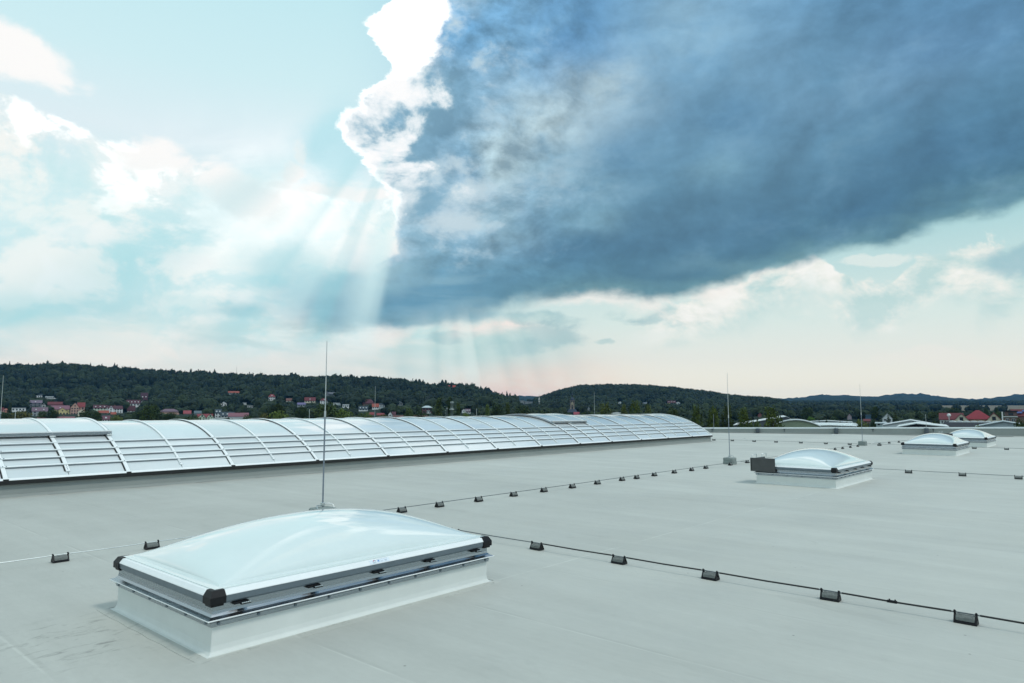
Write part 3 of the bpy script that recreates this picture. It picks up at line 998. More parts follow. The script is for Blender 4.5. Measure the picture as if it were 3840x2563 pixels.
# end wall
b = MB()
up = arc_pts(BY0, 2 * BYC - BY0, 28, 0.02)
poly = [(y, z) for y, z in up]
for xe, s in ((BX1 - 0.03, 1), (BX0 + 0.03, -1)):
    vs = [(xe, y, z) for y, z in poly] + [(xe, y, z - 0.0) for y, z in ((poly[-1][0], 0.30), (poly[0][0], 0.30))]
    b.add(vs, [tuple(range(len(vs)))])
b.build('end_panel', M_POLY, bar)
arc_strip(BX1 - 0.05, BX1 + 0.01, BY0 - 0.01, 2 * BYC - BY0 + 0.01, 30, 0.004, 0.03).build('end_rib', M_ALUW, bar, fix=True)


def flap(x0, x1, seed):
    """raised smoke-vent flap riding over the crown of the vault"""
    fl = link('vent_flap', None, bar)
    yA, yB = 18.02, 2 * BYC - 18.02
    OFF = 0.075
    # curved cover between the ribs of the flap
    n = 22
    xs = [x0, (x0 + x1) / 2, x1]
    for a, c in zip(xs[:-1], xs[1:]):
        pb = arc_strip(a + 0.01, c - 0.01, yA + 0.03, yB - 0.03, n, OFF - 0.018, 0.018)
        pb.build('flap_panel', M_POLY, fl)
    for xr in xs:
        arc_strip(xr - 0.03, xr + 0.03, yA + 0.01, yB - 0.01, n, OFF + 0.002, 0.016).build('flap_rib', M_ALUW, fl, fix=True)
    for xr, s in ((x0, -1), (x1, 1)):
        arc_strip(xr + s * 0.031 - 0.014, xr + s * 0.031 + 0.014, yA, yB, n, 0.03, 0.06).build('flap_side', M_ALU, fl, fix=True)
    for ys in (yA, yB):
        yy, zz = arc_pts(ys, ys + 0.01, 1, 0.0)[0]
        s = -1 if ys == yA else 1
        MB().box(x0 - 0.06, x1 + 0.06, yy - 0.02, yy + 0.02, zz + 0.045, zz + 0.135).build('flap_edge', M_ALU, fl, bevel=0.006)
        MB().box(x0 - 0.05, x1 + 0.05, yy + s * 0.03 - 0.02, yy + s * 0.03 + 0.02, zz + 0.118, zz + 0.14).build('flap_lip', M_ALUW, fl)
        for xr in xs:
            hb = MB().box(xr - 0.05, xr + 0.05, yy - 0.055, yy - 0.025, zz + 0.012, zz + 0.05)
            hb.tube([(xr - 0.06, yy - 0.06, zz + 0.035), (xr + 0.06, yy - 0.06, zz + 0.035)], 0.012, 6)
            hb.build('hinge', M_STEEL, fl)
    return fl


flap(3.78, 6.10, 1)
flap(23.06, 25.46, 2)
flap(-1.08, 1.40, 3)

# ================================================================== dome skylights
DL, DW = 2.84, 1.76
M_DIRT = M_CURB


def dome_height(u, v, h):
    a, c = 1 - abs(u) ** 2.0, 1 - abs(v) ** 2.0
    return h * (max(a, 0) ** 0.64) * (max(c, 0) ** 0.64)


def make_dome(label, loc, detail=True, deflector=False, apex=0.80):
    t = thing('dome_skylight', label, 'skylight', loc, 0, 'dome skylights on the flat roof')
    x0, x1, y0, y1 = 0, DL, 0, DW
    # curb of white membrane with a fillet welded to the roof and an uneven skirt
    cb = MB()
    cb.sweep_rect([(0.06, 0.009), (0.024, 0.012), (0.006, 0.032), (0.0, 0.07), (0.0, 0.218), (-0.1, 0.22)], x0, x1, y0, y1)
    cb.build('curb', M_CURB, t, bevel=0.004)
    sk = MB()
    nn = 14
    ring_o, ring_i = [], []
    for (ax, ay, bx, by) in ((x0, y0, x1, y0), (x1, y0, x1, y1), (x1, y1, x0, y1), (x0, y1, x0, y0)):
        for i in range(nn):
            q = i / nn
            cx_, cy_ = ax + (bx - ax) * q, ay + (by - ay) * q
            nx, ny = (by - ay), -(bx - ax)
            l = math.hypot(nx, ny)
            nx, ny = nx / l, ny / l
            w = 0.13 + 0.004 * math.sin(i * 1.7 + ax * 3) + 0.002 * math.sin(i * 4.1)
            if i == 0:
                px_, py_ = cx_ + (nx - (bx - ax) / abs(l)) * w * 0.95, cy_ + (ny - (by - ay) / l) * w * 0.95
                ring_o.append((px_, py_, 0.006)); ring_i.append((cx_ + (nx - (bx - ax) / l) * 0.05, cy_ + (ny - (by - ay) / l) * 0.05, 0.014))
            else:
                ring_o.append((cx_ + nx * w, cy_ + ny * w, 0.006)); ring_i.append((cx_ + nx * 0.05, cy_ + ny * 0.05, 0.014))
    m = len(ring_o)
    ring_b = [(a, b_, 0.002) for a, b_, c in ring_o]
    sk.add(ring_b + ring_o + ring_i, [(i, (i + 1) % m, m + (i + 1) % m, m + i) for i in range(m)] + [(m + i, m + (i + 1) % m, 2 * m + (i + 1) % m, 2 * m + i) for i in range(m)])
    sk.build('flashing', M_FLASH, t, fix=True)
    # clamping rail with screws, then the gutter-shaped aluminium profile
    MB().sweep_rect([(0.002, 0.203), (0.012, 0.205), (0.012, 0.216), (0.016, 0.218), (0.016, 0.236), (0.012, 0.238), (0.012, 0.247), (0.0, 0.248)], x0, x1, y0, y1).build('clamp_rail', M_ALU, t, fix=True)
    MB().sweep_rect([(0.0, 0.2485), (0.040, 0.250), (0.050, 0.254), (0.052, 0.262), (0.046, 0.264), (0.018, 0.276), (0.004, 0.292), (0.0, 0.31), (0.0, 0.352), (-0.06, 0.353)], x0, x1, y0, y1).build('base_profile', M_ALU, t, fix=True)
    MB().sweep_rect([(0.0505, 0.2535), (0.0545, 0.256), (0.0545, 0.261), (0.0525, 0.2635)], x0, x1, y0, y1).build('drip_edge', M_ALUW, t, fix=True)
    if detail:
        sm = MB().lathe([(0.013, 0), (0.013, 0.004), (0.009, 0.009)], 10).mesh('screw')
        sm.materials.append(M_FRAME)
        n_l, n_s = 10, 6
        for i in range(n_l):
            link('screw', sm, t, (0.04 + (DL - 0.08) * i / (n_l - 1), -0.016, 0.227), None, (PI / 2, 0, 0))
        for i in range(n_s):
            link('screw', sm, t, (-0.016, 0.06 + (DW - 0.12) * i / (n_s - 1), 0.227), None, (PI / 2, 0, -PI / 2))
    # opening frame and its white cover strip
    MB().sweep_rect([(-0.06, 0.354), (0.012, 0.356), (0.014, 0.366), (0.026, 0.370), (0.028, 0.412), (-0.05, 0.413)], x0, x1, y0, y1).build('frame', M_FRAME, t, fix=True)
    MB().sweep_rect([(0.030, 0.4125), (0.030, 0.417), (0.004, 0.447), (-0.004, 0.449), (-0.05, 0.449)], x0, x1, y0, y1).build('frame_cover', M_ALUW, t, fix=True)
    # dome: flat flange, step, then the blown sheet
    d = MB()
    d.sweep_rect([(-0.02, 0.4495), (-0.02, 0.456), (-0.075, 0.459), (-0.088, 0.470)], x0, x1, y0, y1)
    ix0, ix1, iy0, iy1 = x0 + 0.088, x1 - 0.088, y0 + 0.088, y1 - 0.088
    nu, nv = 60, 40
    vs, fs = [], []
    for j in range(nv + 1):
        for i in range(nu + 1):
            u, v = -math.cos(PI * i / nu), -math.cos(PI * j / nv)
            vs.append((ix0 + (ix1 - ix0) * (u + 1) / 2, iy0 + (iy1 - iy0) * (v + 1) / 2, 0.470 + dome_height(u, v, apex - 0.470)))
    for j in range(nv):
        for i in range(nu):
            a = j * (nu + 1) + i
            fs.append((a, a + 1, a + nu + 2, a + nu + 1))
    d.add(vs, fs, True)
    d.build('dome', M_DOME, t)
    # black corner caps
    for (sx, sy, cx_, cy_) in ((1, 1, x0, y0), (-1, 1, x1, y0), (-1, -1, x1, y1), (1, -1, x0, y1)):
        o, ln, th = 0.036, 0.082, 0.05
        def ring(ex, z, l=ln, tk=th):
            pts = [(-ex, -ex), (l, -ex), (l, tk - ex), (tk - ex, tk - ex), (tk - ex, l), (-ex, l)]
            return [(cx_ + sx * p, cy_ + sy * q, z) for p, q in pts]
        r0, r1, r2, r3 = ring(o - 0.015, 0.345, ln - 0.012), ring(o - 0.012, 0.364, ln - 0.01), ring(o, 0.364), ring(o, 0.412)
        r4 = ring(0.011, 0.4535, ln - 0.004)
        r5 = ring(0.003, 0.456, ln - 0.006)
        c = MB()
        c.add(r0 + r1 + r2 + r3 + r4 + r5, [(k * 6 + i, k * 6 + (i + 1) % 6, k * 6 + 6 + (i + 1) % 6, k * 6 + 6 + i) for k in range(5) for i in range(6)] + [(0, 1, 2, 3, 4, 5), (30, 31, 32, 33, 34, 35)])
        c.build('corner_cap', M_BLACK, t, fix=True)
    if detail:
        for hx in (0.21, 0.82, 1.46, 2.05, 2.66):
            h = MB().box(hx - 0.065, hx + 0.045, -0.035, 0.0, 0.336, 0.352)
            h.box(hx - 0.02, hx + 0.055, -0.052, -0.03, 0.330, 0.340)
            hg = h.build('hinge', M_BLACK, t)
            for k in range(5):
                xk = hx - 0.018 + k * 0.0145
                MB().tube([(xk, -0.052, 0.341), (xk + 0.0115, -0.052, 0.341)], 0.0048, 8).build('knuckle', M_STEEL, hg)
    if deflector:
        p = MB().box(-0.075, -0.055, DW - 0.47, DW + 0.11, 0.290, 0.600)
        p.build('wind_deflector', M_PLATE, t, bevel=0.004)
        p = MB().box(-0.075, 0.75, DW + 0.075, DW + 0.095, 0.300, 0.585)
        p.build('wind_deflector', M_PLATE, t, bevel=0.004)
        for hx, hy in ((0.02, DW + 0.085), (0.62, DW + 0.085)):
            MB().tube([(-0.05 + hx, hy, 0.57), (-0.05 + hx, hy, 0.655), (0.22 + hx, hy, 0.67), (0.22 + hx, hy, 0.57)], 0.008, 6).build('hook', M_STEEL, t)
    return t


d1 = make_dome('large opal dome skylight nearest the camera with a printed label on its frame', (2.42, 4.965, 0), apex=0.772)
make_dome('opal dome skylight with a dark plate at its left corner, near the middle rod', (16.2, 4.83, 0), True, True, 0.79)
make_dome('opal dome skylight overlapping the farthest dome, no plate at its own corner', (30.2, 4.76, 0), True, False, 0.79)
make_dome('farthest opal dome skylight close to the parapet, partly behind another dome', (37.9, 4.76, 0), True, True, 0.78)

# printed label on the near frame cover
def on_cover(u, s, lift=0.0012):
    """point on the sloping cover of the near dome; u along, s 0..1 up the slope"""
    return (u, -0.030 + 0.026 * s - lift * 0.75, 0.417 + 0.030 * s + lift * 0.66)


def cover_patch(b, u0, u1, s0, s1, lift):
    b.add([on_cover(u0, s0, lift), on_cover(u1, s0, lift), on_cover(u1, s1, lift), on_cover(u0, s1, lift)], [(0, 1, 2, 3)])
    return b


lab = cover_patch(MB(), 1.36, 1.57, 0.05, 0.95, 0.0012).build('label', M_LABEL, d1)
b = MB()
b.add([on_cover(1.398, 0.60, 0.002), on_cover(1.404, 0.60, 0.002), on_cover(1.412, 0.95, 0.002), on_cover(1.407, 0.95, 0.002)], [(0, 1, 2, 3)])
b.build('logo_stroke', M_RED, lab)
b = MB()
b.add([on_cover(1.410, 0.85, 0.002), on_cover(1.414, 0.90, 0.002), on_cover(1.428, 0.62, 0.002), on_cover(1.421, 0.62, 0.002)], [(0, 1, 2, 3)])
b.add([on_cover(1.390, 0.72, 0.0024), on_cover(1.400, 0.66, 0.0024), on_cover(1.402, 0.80, 0.0024)], [(0, 1, 2)])
b.build('logo_stroke', M_NAVY, lab)
b = MB()
n = 10
vs = [on_cover(1.452 + 0.010 * math.cos(PI * k / n), 0.40 + 0.35 * math.sin(PI * k / n), 0.002) for k in range(n + 1)]
vs += [on_cover(1.452 + 0.004 * math.cos(PI * k / n), 0.30 + 0.2 * math.sin(PI * k / n), 0.002) for k in range(n + 1)]
b.add(vs, [(k, k + 1, n + 2 + k, n + 1 + k) for k in range(n)])
b.build('emblem', M_BLUE, lab)
b = MB()
for (u0, u1, s) in ((1.435, 1.50, 0.86), (1.505, 1.55, 0.88), (1.39, 1.425, 0.42), (1.39, 1.418, 0.30), (1.39, 1.425, 0.18), (1.47, 1.50, 0.42), (1.47, 1.497, 0.28), (1.515, 1.545, 0.55), (1.515, 1.54, 0.42), (1.52, 1.545, 0.28)):
    cover_patch(b, u0, u1, s, s + 0.05, 0.002)
b.build('small_print', M_INK, lab)

# ================================================================== lightning conductors on the roof
def holder():
    t = thing('cable_holder', '', 'cable holder', (0, 0, 0))
    b = MB().box(-0.088, 0.088, -0.052, 0.052, 0.0, 0.016, 0.004)
    b.box(-0.084, 0.084, -0.045, -0.033, 0.014, 0.03, 0.002)
    b.box(-0.084, 0.084, 0.033, 0.045, 0.014, 0.03, 0.002)
    b.build('tray', M_BLACK, t, bevel=0.003)
    # chamfered concrete block, a little longer in the middle
    c = MB()
    prof = [(-0.044, 0.018), (-0.040, 0.056), (-0.022, 0.079), (0.022, 0.079), (0.040, 0.056), (0.044, 0.018)]
    vs = []
    for xx, k in ((-0.070, 0.92), (-0.060, 1.0), (0.060, 1.0), (0.070, 0.92)):
        vs += [(xx, y * k, 0.018 + (z - 0.018) * k) for y, z in prof]
    fs = [(s * 6 + i, s * 6 + (i + 1) % 6, s * 6 + 6 + (i + 1) % 6, s * 6 + 6 + i) for s in range(3) for i in range(6)]
    fs += [(0, 1, 2, 3, 4, 5), (23, 22, 21, 20, 19, 18)]
    c.add(vs, fs)
    c.build('concrete_block', M_CONC, t, fix=True)
    for s in (-1, 1):
        e = MB()
        x0, x1 = s * 0.073, s * 0.086
        for (ya, yb, yc, yd) in ((-0.050, -0.034, -0.012, 0.004), (0.034, 0.050, -0.004, 0.012)):
            e.add([(x0, ya, 0.012), (x0, yb, 0.012), (x0, yd, 0.088), (x0, yc, 0.088), (x1, ya, 0.012), (x1, yb, 0.012), (x1, yd, 0.088), (x1, yc, 0.088)],
                  [(0, 1, 2, 3), (7, 6, 5, 4), (0, 4, 5, 1), (1, 5, 6, 2), (2, 6, 7, 3), (3, 7, 4, 0)])
        e.box(min(x0, x1), max(x0, x1), -0.03, 0.03, 0.012, 0.040)
        e.build('end_bracket', M_BLACK, t, fix=True)
        k = MB().box(min(x0, x1) - 0.002, max(x0, x1) + 0.002, -0.013, -0.0045, 0.085, 0.104)
        k.box(min(x0, x1) - 0.002, max(x0, x1) + 0.002, 0.0045, 0.013, 0.085, 0.112)
        k.lathe([(0.007, 0.100), (0.008, 0.108), (0.005, 0.116)], 8, ((x0 + x1) / 2, 0.006, 0))
        k.build('clip', M_BLACK, t)
    for ch in t.children:
        ch.scale = (0.95, 0.92, 0.82)
    return t


ORD = ['first', 'second', 'third', 'fourth', 'fifth', 'sixth', 'seventh', 'eighth', 'ninth', 'tenth', 'eleventh', 'twelfth', 'thirteenth', 'fourteenth']
CZ = 0.077
proto = holder()
used = [False]


def put_holder(x, y, rz, label, group):
    if not used[0]:
        proto.location = (x, y, 0.008)
        proto.rotation_euler = (0, 0, rz)
        tag(proto, label, 'cable holder', group)
        used[0] = True
        return proto
    return copy_thing(proto, (x, y, 0.008), rz, label, group)


G = 'concrete cable holders on the flat roof'
put_holder(2.70, 9.26, 0.0, 'black cable holder with concrete block at the left edge, left of the near dome', G)
put_holder(3.70, 9.26, 0.02, 'black cable holder with concrete block just behind the left end of the near dome', G)
xl = [7.73, 8.60, 9.58, 10.60, 11.57, 12.55, 13.55, 14.60, 15.25, 16.16, 17.21, 18.20, 19.13]
for i, xx in enumerate(xl):
    put_holder(xx, 9.27 + 0.012 * math.sin(i * 2.2), 0.03 * math.sin(i * 1.9), ORD[i] + ' cable holder from the near dome along the line to the middle rod', G)
put_holder(20.72, 9.24, 0.05, 'cable holder touching the left side of the middle rod base', G)
put_holder(22.0, 9.24, -0.04, 'cable holder just right of the middle rod base', G)
put_holder(23.2, 9.24, 0.0, 'cable holder half behind the dark plate of the second dome', G)
yl = [5.60, 4.40, 3.30, 2.13, 1.08]
w = ['right of the near dome corner', 'second right of the near dome', 'in the middle of the black cable', 'left of the cable joint', 'nearest the right edge']
for i, yy in enumerate(yl):
    put_holder(6.84, yy, PI / 2 + 0.03 * math.sin(i * 2.7), 'pale concrete cable holder ' + w[i] + ', carrying the black cable', G)
put_holder(6.84, 7.05, PI / 2 - 0.12, 'cable holder peeping over the right end of the near dome', G)
for i, yy in enumerate([4.50, 3.26, 2.08]):
    put_holder(21.4, yy, PI / 2 + 0.02 * i, 'cable holder right of the second dome, ' + ['nearest to that dome', 'midway to the photo edge', 'at the photo edge'][i], G)
fy = [17.0, 15.95, 14.75, 13.6, 12.35, 11.15, 10.05]
for i, yy in enumerate(fy):
    put_holder(36.1, yy, PI / 2, ORD[i] + ' cable holder from the barrel end along the line to the far rod', G)
for i, (yy, s) in enumerate(((8.75, 'just right of the far rod base'), (5.0, 'touching the right side of the third dome'), (3.85, 'alone at the right past the third dome'))):
    put_holder(36.1, yy, PI / 2, 'cable holder on the far line, ' + s, G)
for i, xx in enumerate([31.4, 32.45, 33.6, 34.75]):
    put_holder(xx, 9.33, 0.02, ORD[i] + ' cable holder behind the second dome on the way to the far rod', G)
for i, xx in enumerate([37.6, 38.9, 40.3]):
    put_holder(xx, 9.1 - 0.13 * i, -0.1, ORD[i] + ' cable holder right of the far rod, before the third dome', G)


def cable(name, label, pts, mat_, r=0.0058, z=CZ + 0.008):
    o = thing(name, label, 'cable', (pts[0][0], pts[0][1], 0))
    P = []
    for (a, b_) in zip(pts[:-1], pts[1:]):
        n = 6
        for i in range(n):
            q = i / n
            s = -0.004 * math.sin(PI * q)
            P.append((a[0] + (b_[0] - a[0]) * q - pts[0][0], a[1] + (b_[1] - a[1]) * q - pts[0][1], z + s))
    P.append((pts[-1][0] - pts[0][0], pts[-1][1] - pts[0][1], z))
    MB().tube(P, r, 8).build('conductor', mat_, o)
    return o


c = cable('conductor_cable', 'silver conductor cable running left to right behind the near dome to the middle rod', [(-6, 9.26), (-1, 9.26), (2.7, 9.26), (3.7, 9.26), (6.8, 9.27)], M_STEEL)
run = [(6.8, 9.27)] + [(q, 9.27) for q in xl] + [(20.72, 9.24), (21.2, 9.30)]
MB().tube([(a + 6, b_ - 9.26, CZ + 0.008) for a, b_ in run], 0.0058, 8).build('conductor', M_CABLE, c)
cable('conductor_cable', 'silver conductor cable from the middle rod behind the second dome to the far rod', [(21.2, 9.30), (23.2, 9.24), (26, 9.27), (28.7, 9.3), (31.4, 9.33), (33.6, 9.33), (35.9, 9.3)], M_CABLE)
cable('conductor_cable', 'silver conductor cable from the far rod towards the third dome', [(35.9, 9.3), (37.6, 9.1), (38.9, 8.97), (40.3, 8.84), (44, 8.6), (51.5, 8.3)], M_CABLE)
c = cable('conductor_cable', 'conductor cable with black sleeves crossing the roof to the lower right', [(6.84, 9.27), (6.84, 7.05), (6.84, 5.6), (6.84, 4.4), (6.84, 3.3), (6.84, 2.13), (6.84, 1.08), (6.84, -0.05), (6.84, -6)], M_CABLE)
for a, b_ in ((5.50, 4.50), (4.30, 3.40), (3.20, 2.23), (2.03, 1.18), (0.98, 0.05), (-0.15, -6.0)):
    MB().tube([(0, a - 9.27, CZ + 0.008), (0, (a + b_) / 2 - 9.27, CZ + 0.004), (0, b_ - 9.27, CZ + 0.008)], 0.0078, 8).build('sleeve', M_RUBBER, c)
jy = 1.62
j = MB().box(-0.012, 0.012, jy - 9.27 - 0.04, jy - 9.27 + 0.04, CZ - 0.006, CZ + 0.016)
for k in (-0.025, 0.02):
    j.lathe([(0.007, 0), (0.007, 0.012)], 6, (0, jy - 9.27 + k, CZ + 0.014))
j.build('joint', M_BLACK, c, bevel=0.003)
cable('conductor_cable', 'conductor cable crossing from the middle rod past the second dome to the right edge', [(21.4, 9.2), (21.4, 7), (21.4, 4.5), (21.4, 3.26), (21.4, 2.08), (21.4, -1), (21.4, -8)], M_CABLE)
cable('conductor_cable', 'far conductor cable from the barrel skylight end past the far rod to the right edge', [(36.1, 17.3)] + [(36.1, q) for q in fy] + [(36.1, 8.75), (36.1, 5.0), (36.1, 3.85), (36.1, 0), (36.1, -9)], M_CABLE)
# expansion loops
for (pts, lab) in (([(36.1, 15.5, .1), (36.25, 15.42, .14), (36.3, 15.3, .16), (36.2, 15.2, .13), (36.0, 15.05, .1), (35.95, 14.95, .09)], 'small bent expansion loop in the far cable right of the middle rod'),
                   ([(36.1, 9.1, .1), (36.3, 9.0, .16), (36.35, 8.9, .18), (36.2, 8.8, .15), (36.05, 8.6, .1)], 'small bent expansion loop in the far cable right of the far rod')):
    tag(MB().tube(pts, 0.009, 6).build('expansion_loop', M_STEEL), lab, 'cable loop')


def lightning_rod(x, y, label, h=2.92, joint=1.42, lean=0.0, base=True):
    t = thing('lightning_rod', label, 'lightning rod', (x, y, 0.004), PI / 4 * 0.0, 'tall lightning rods on the roof')
    def slab(b, hw, z0, z1, r=0.07, dome=0.0):
        ring = []
        for (sx, sy, a0) in ((1, 1, 0), (-1, 1, PI / 2), (-1, -1, PI), (1, -1, 1.5 * PI)):
            for k in range(4):
                a = a0 + PI / 2 * k / 3
                ring.append((sx * (hw - r) + r * math.cos(a), sy * (hw - r) + r * math.sin(a)))
        n = len(ring)
        vs = [(p * 0.97, q * 0.97, z0) for p, q in ring] + [(p, q, z0 + 0.012) for p, q in ring] + [(p, q, z1 - 0.018) for p, q in ring] + [(p * 0.93, q * 0.93, z1) for p, q in ring] + [(p * 0.25, q * 0.25, z1 + dome) for p, q in ring]
        b.add(vs, [(l * n + i, l * n + (i + 1) % n, l * n + n + (i + 1) % n, l * n + n + i) for l in range(4) for i in range(n)] + [tuple(4 * n + i for i in range(n))])
        return b
    if base:
        slab(MB(), 0.175, 0.0, 0.10).build('concrete_base', M_CONCD, t)
        slab(MB(), 0.17, 0.103, 0.205, dome=0.012).build('concrete_base', M_CONCD, t)
        MB().tube([(-0.13, -0.12, 0.15), (-0.13, -0.05, 0.22), (-0.11, 0.0, 0.245), (-0.02, 0.01, 0.25)], 0.008, 6).build('bonding_wire', M_STEEL, t)
        MB().tube([(0.02, 0.0, 0.265), (0.10, -0.03, 0.265), (0.14, -0.06, 0.25), (0.15, -0.09, 0.20)], 0.009, 6).build('handle', M_STEEL, t)
        MB().box(-0.03, 0.03, -0.025, 0.025, 0.235, 0.285).build('clamp', M_STEEL, t, bevel=0.005)
    L_ = lambda z: lean * z
    MB().tube([(0, 0, 0.2 if base else 0.0), (L_(joint), 0, joint)], 0.0125, 8).build('lower_pole', M_ROD, t)
    MB().tube([(L_(joint) - 0.0, 0, joint - 0.05), (L_(joint + 0.05), 0, joint + 0.05)], 0.0165, 8).build('coupling', M_STEEL, t)
    MB().tube([(L_(joint), 0, joint), (L_(h), 0, h)], 0.0088, 8, 0.0055).build('upper_rod', M_STEEL, t)
    return t


lightning_rod(6.33, 9.50, 'tall lightning rod standing directly behind the near dome skylight', 2.82, 1.66)
lightning_rod(21.18, 9.46, 'lightning rod on a concrete base left of the second dome', 2.88, 1.5)
lightning_rod(35.92, 9.43, 'lightning rod on a concrete base left of the third dome', 2.90, 1.5)
for (px, top, dist, joint, lab) in ((4, 1410, 25.4, 1.6, 'lightning rod behind the barrel skylight at the extreme left edge'),
                                    (1406, 1450, 37.5, 1.75, 'taller lightning rod behind the barrel skylight, right of the near rod'),
                                    (2229, 1471, 50.0, 1.7, 'lightning rod behind the barrel skylight, right of the raised flap')):
    p = at(px, dist)
    zt = EYE + (HORIZ - top) / FOC * dist
    lightning_rod(p.x, p.y, lab, zt, joint, 0.0)
for (px, top, dist, lab) in ((59, 1543, 30.0, 'short thin rod above the barrel skylight at the far left'), (1161, 1535, 42.0, 'short thin rod above the barrel skylight, left of the near rod'),
                             (1787, 1533, 46.0, 'short thin rod above the barrel skylight, right of the chimneys')):
    p = at(px, dist)
    zt = EYE + (HORIZ - top) / FOC * dist
    t = thing('short_rod', lab, 'lightning rod', (p.x, p.y, 0), 0, 'short rods behind the barrel skylight')
    MB().tube([(0, 0, 0.05), (0, 0, zt)], 0.014, 6, 0.011).build('pole', M_STEEL, t)
    MB().lathe([(0.16, 0), (0.16, 0.06), (0.12, 0.09)], 14).build('concrete_base', M_CONCD, t)

# ================================================================== land beyond the roof
K0 = float(ray(CX, HORIZ) @ HEAD)
HAZE = 5e-5


def z_for(y, d):
    yy = (np.asarray(y, float) - CY) / FOC
    return EYE + d * (math.sin(TH) - math.cos(TH) * yy) / (math.cos(TH) + math.sin(TH) * yy)


KD = np.array([40, 300, 500, 650, 800, 950, 1100, 1250, 1500, 1900, 2600, 4500, 9000], float)
R2 = [(-2000, 1500), (1850, 1500), (1925, 1492), (1975, 1489), (2020, 1493), (2080, 1500), (2850, 1504), (2920, 1499), (3000, 1497), (3060, 1491), (3110, 1486), (3170, 1489), (3230, 1492),
      (3300, 1489), (3400, 1481), (3480, 1485), (3560, 1497), (3640, 1503), (3700, 1500), (3760, 1492), (3840, 1484), (4100, 1474), (5000, 1470), (7000, 1480)]
RL = [(-4000, 1404), (-600, 1392), (0, 1393), (150, 1389), (250, 1387), (400, 1401), (550, 1409), (700, 1417), (860, 1426), (1000, 1433), (1150, 1436), (1300, 1436), (1400, 1438), (1500, 1446),
      (1600, 1464), (1700, 1472), (1780, 1475), (1830, 1488), (1880, 1502), (1930, 1515)]
RR = [(2020, 1512), (2060, 1496), (2110, 1479), (2180, 1465), (2250, 1462), (2350, 1462), (2450, 1465), (2520, 1471), (2600, 1481), (2680, 1491), (2740, 1500), (2800, 1508), (2880, 1512)]
st = []
r2x, r2y = zip(*R2)
for px, r in RL:
    q = np.interp(px, r2x, r2y)
    b_ = min(1497, r + 110) if r < 1440 else r + 55
    st.append((px, [0, 0, 1566, 1553, 1532, max(b_, r + 30) if r < 1440 else 1530, r + 0.3 * (1497 - r) if r < 1480 else r + 18, r, r + 30, 1536, 1540, q, 1540]))
st.append((1975, [0, 0, 1568, 1560, 1553, 1547, 1540, 1530, 1522, 1516, 1512, np.interp(1975, r2x, r2y), 1600]))
for px, r in RR:
    st.append((px, [0, 0, 1570, 1563, 1555, 1543, 1526, r + 0.35 * (1522 - r), r, r + 25, 1535, np.interp(px, r2x, r2y), 1600]))
for px in list(range(2980, 4200, 40)) + [5000, 7000]:
    st.append((px, [0, 0, 1582, 1574, 1562, 1553, 1546, 1540, 1532, 1523, 1516, np.interp(px, r2x, r2y), 1600]))
SPX = np.array([s[0] for s in st], float)
SZ = np.zeros((len(st), len(KD)))
for i, (px, ys_) in enumerate(st):
    for j, d in enumerate(KD):
        SZ[i, j] = -9.2 if j < 2 else float(z_for(ys_[j], d))
SZ[:, 1] = -9.0


ANCHOR = []      # (pixel column, distance, height of the floor): the land meets every building


def terrain(px, d):
    """height of the land at pixel column px and distance d (arrays)"""
    px, d = np.broadcast_arrays(np.asarray(px, float), np.asarray(d, float))
    fi = np.interp(px, SPX, np.arange(len(SPX)))
    i0 = np.clip(fi.astype(int), 0, len(SPX) - 2)
    u = fi - i0
    fj = np.interp(d, KD, np.arange(len(KD)))
    j0 = np.clip(fj.astype(int), 0, len(KD) - 2)
    v = fj - j0
    v = v * v * (3 - 2 * v) * 0.5 + v * 0.5
    a = SZ[i0, j0] * (1 - u) + SZ[i0 + 1, j0] * u
    b = SZ[i0, j0 + 1] * (1 - u) + SZ[i0 + 1, j0 + 1] * u
    z = a * (1 - v) + b * v
    num, den = np.zeros(z.shape), np.full(z.shape, 0.12)
    for (ax, ad, az_) in ANCHOR:
        w = np.exp(-((px - ax) / 26.0) ** 2 - ((d - ad) / 42.0) ** 2)
        num += w * az_[1]
        den += w
    return z + num / den


def anchor(px, d, zb):
    keep = ANCHOR[:]
    ANCHOR.clear()
    delta = zb - float(terrain(px, d))
    ANCHOR.extend(keep + [(px, d, (zb, delta))])


def y_of(z, d):
    q = (np.asarray(z) - EYE) / d
    return CY + FOC * (math.sin(TH) - q * math.cos(TH)) / (math.cos(TH) + q * math.sin(TH))


SIGHT = []       # (x0, x1, y_base, y_top, distance) of the buildings that stand clear of trees in front


def plan(px, d):
    """roof coordinates of pixel column px at distance d"""
    t = (np.asarray(px, float) - CX) / FOC / K0
    return np.stack([HEAD[0] * d + RGT[0] * d * t, HEAD[1] * d + RGT[1] * d * t], -1)


def fast_mesh(name, verts, tris, material, attrs=None, smooth=False):
    me = bpy.data.meshes.new(name)
    nv, nf = len(verts), len(tris)
    me.vertices.add(nv)
    me.vertices.foreach_set('co', np.ascontiguousarray(verts, dtype=np.float32).ravel())
    k = tris.shape[1]
    me.loops.add(nf * k)
    me.loops.foreach_set('vertex_index', np.ascontiguousarray(tris, dtype=np.int32).ravel())
    me.polygons.add(nf)
    me.polygons.foreach_set('loop_start', np.arange(nf, dtype=np.int32) * k)
    me.polygons.foreach_set('use_smooth', np.full(nf, smooth, dtype=bool))
    if attrs:
        for an, av in attrs.items():
            at_ = me.attributes.new(an, 'FLOAT', 'POINT')
            at_.data.foreach_set('value', np.ascontiguousarray(av, dtype=np.float32))
    me.update(calc_edges=True)
    me.validate()
    me.materials.append(material)
    return me


def node_mat(name, build):
    m = bpy.data.materials.new(name)
    m.use_nodes = True
    build(m.node_tree, m.node_tree.nodes['Principled BSDF'])
    return m


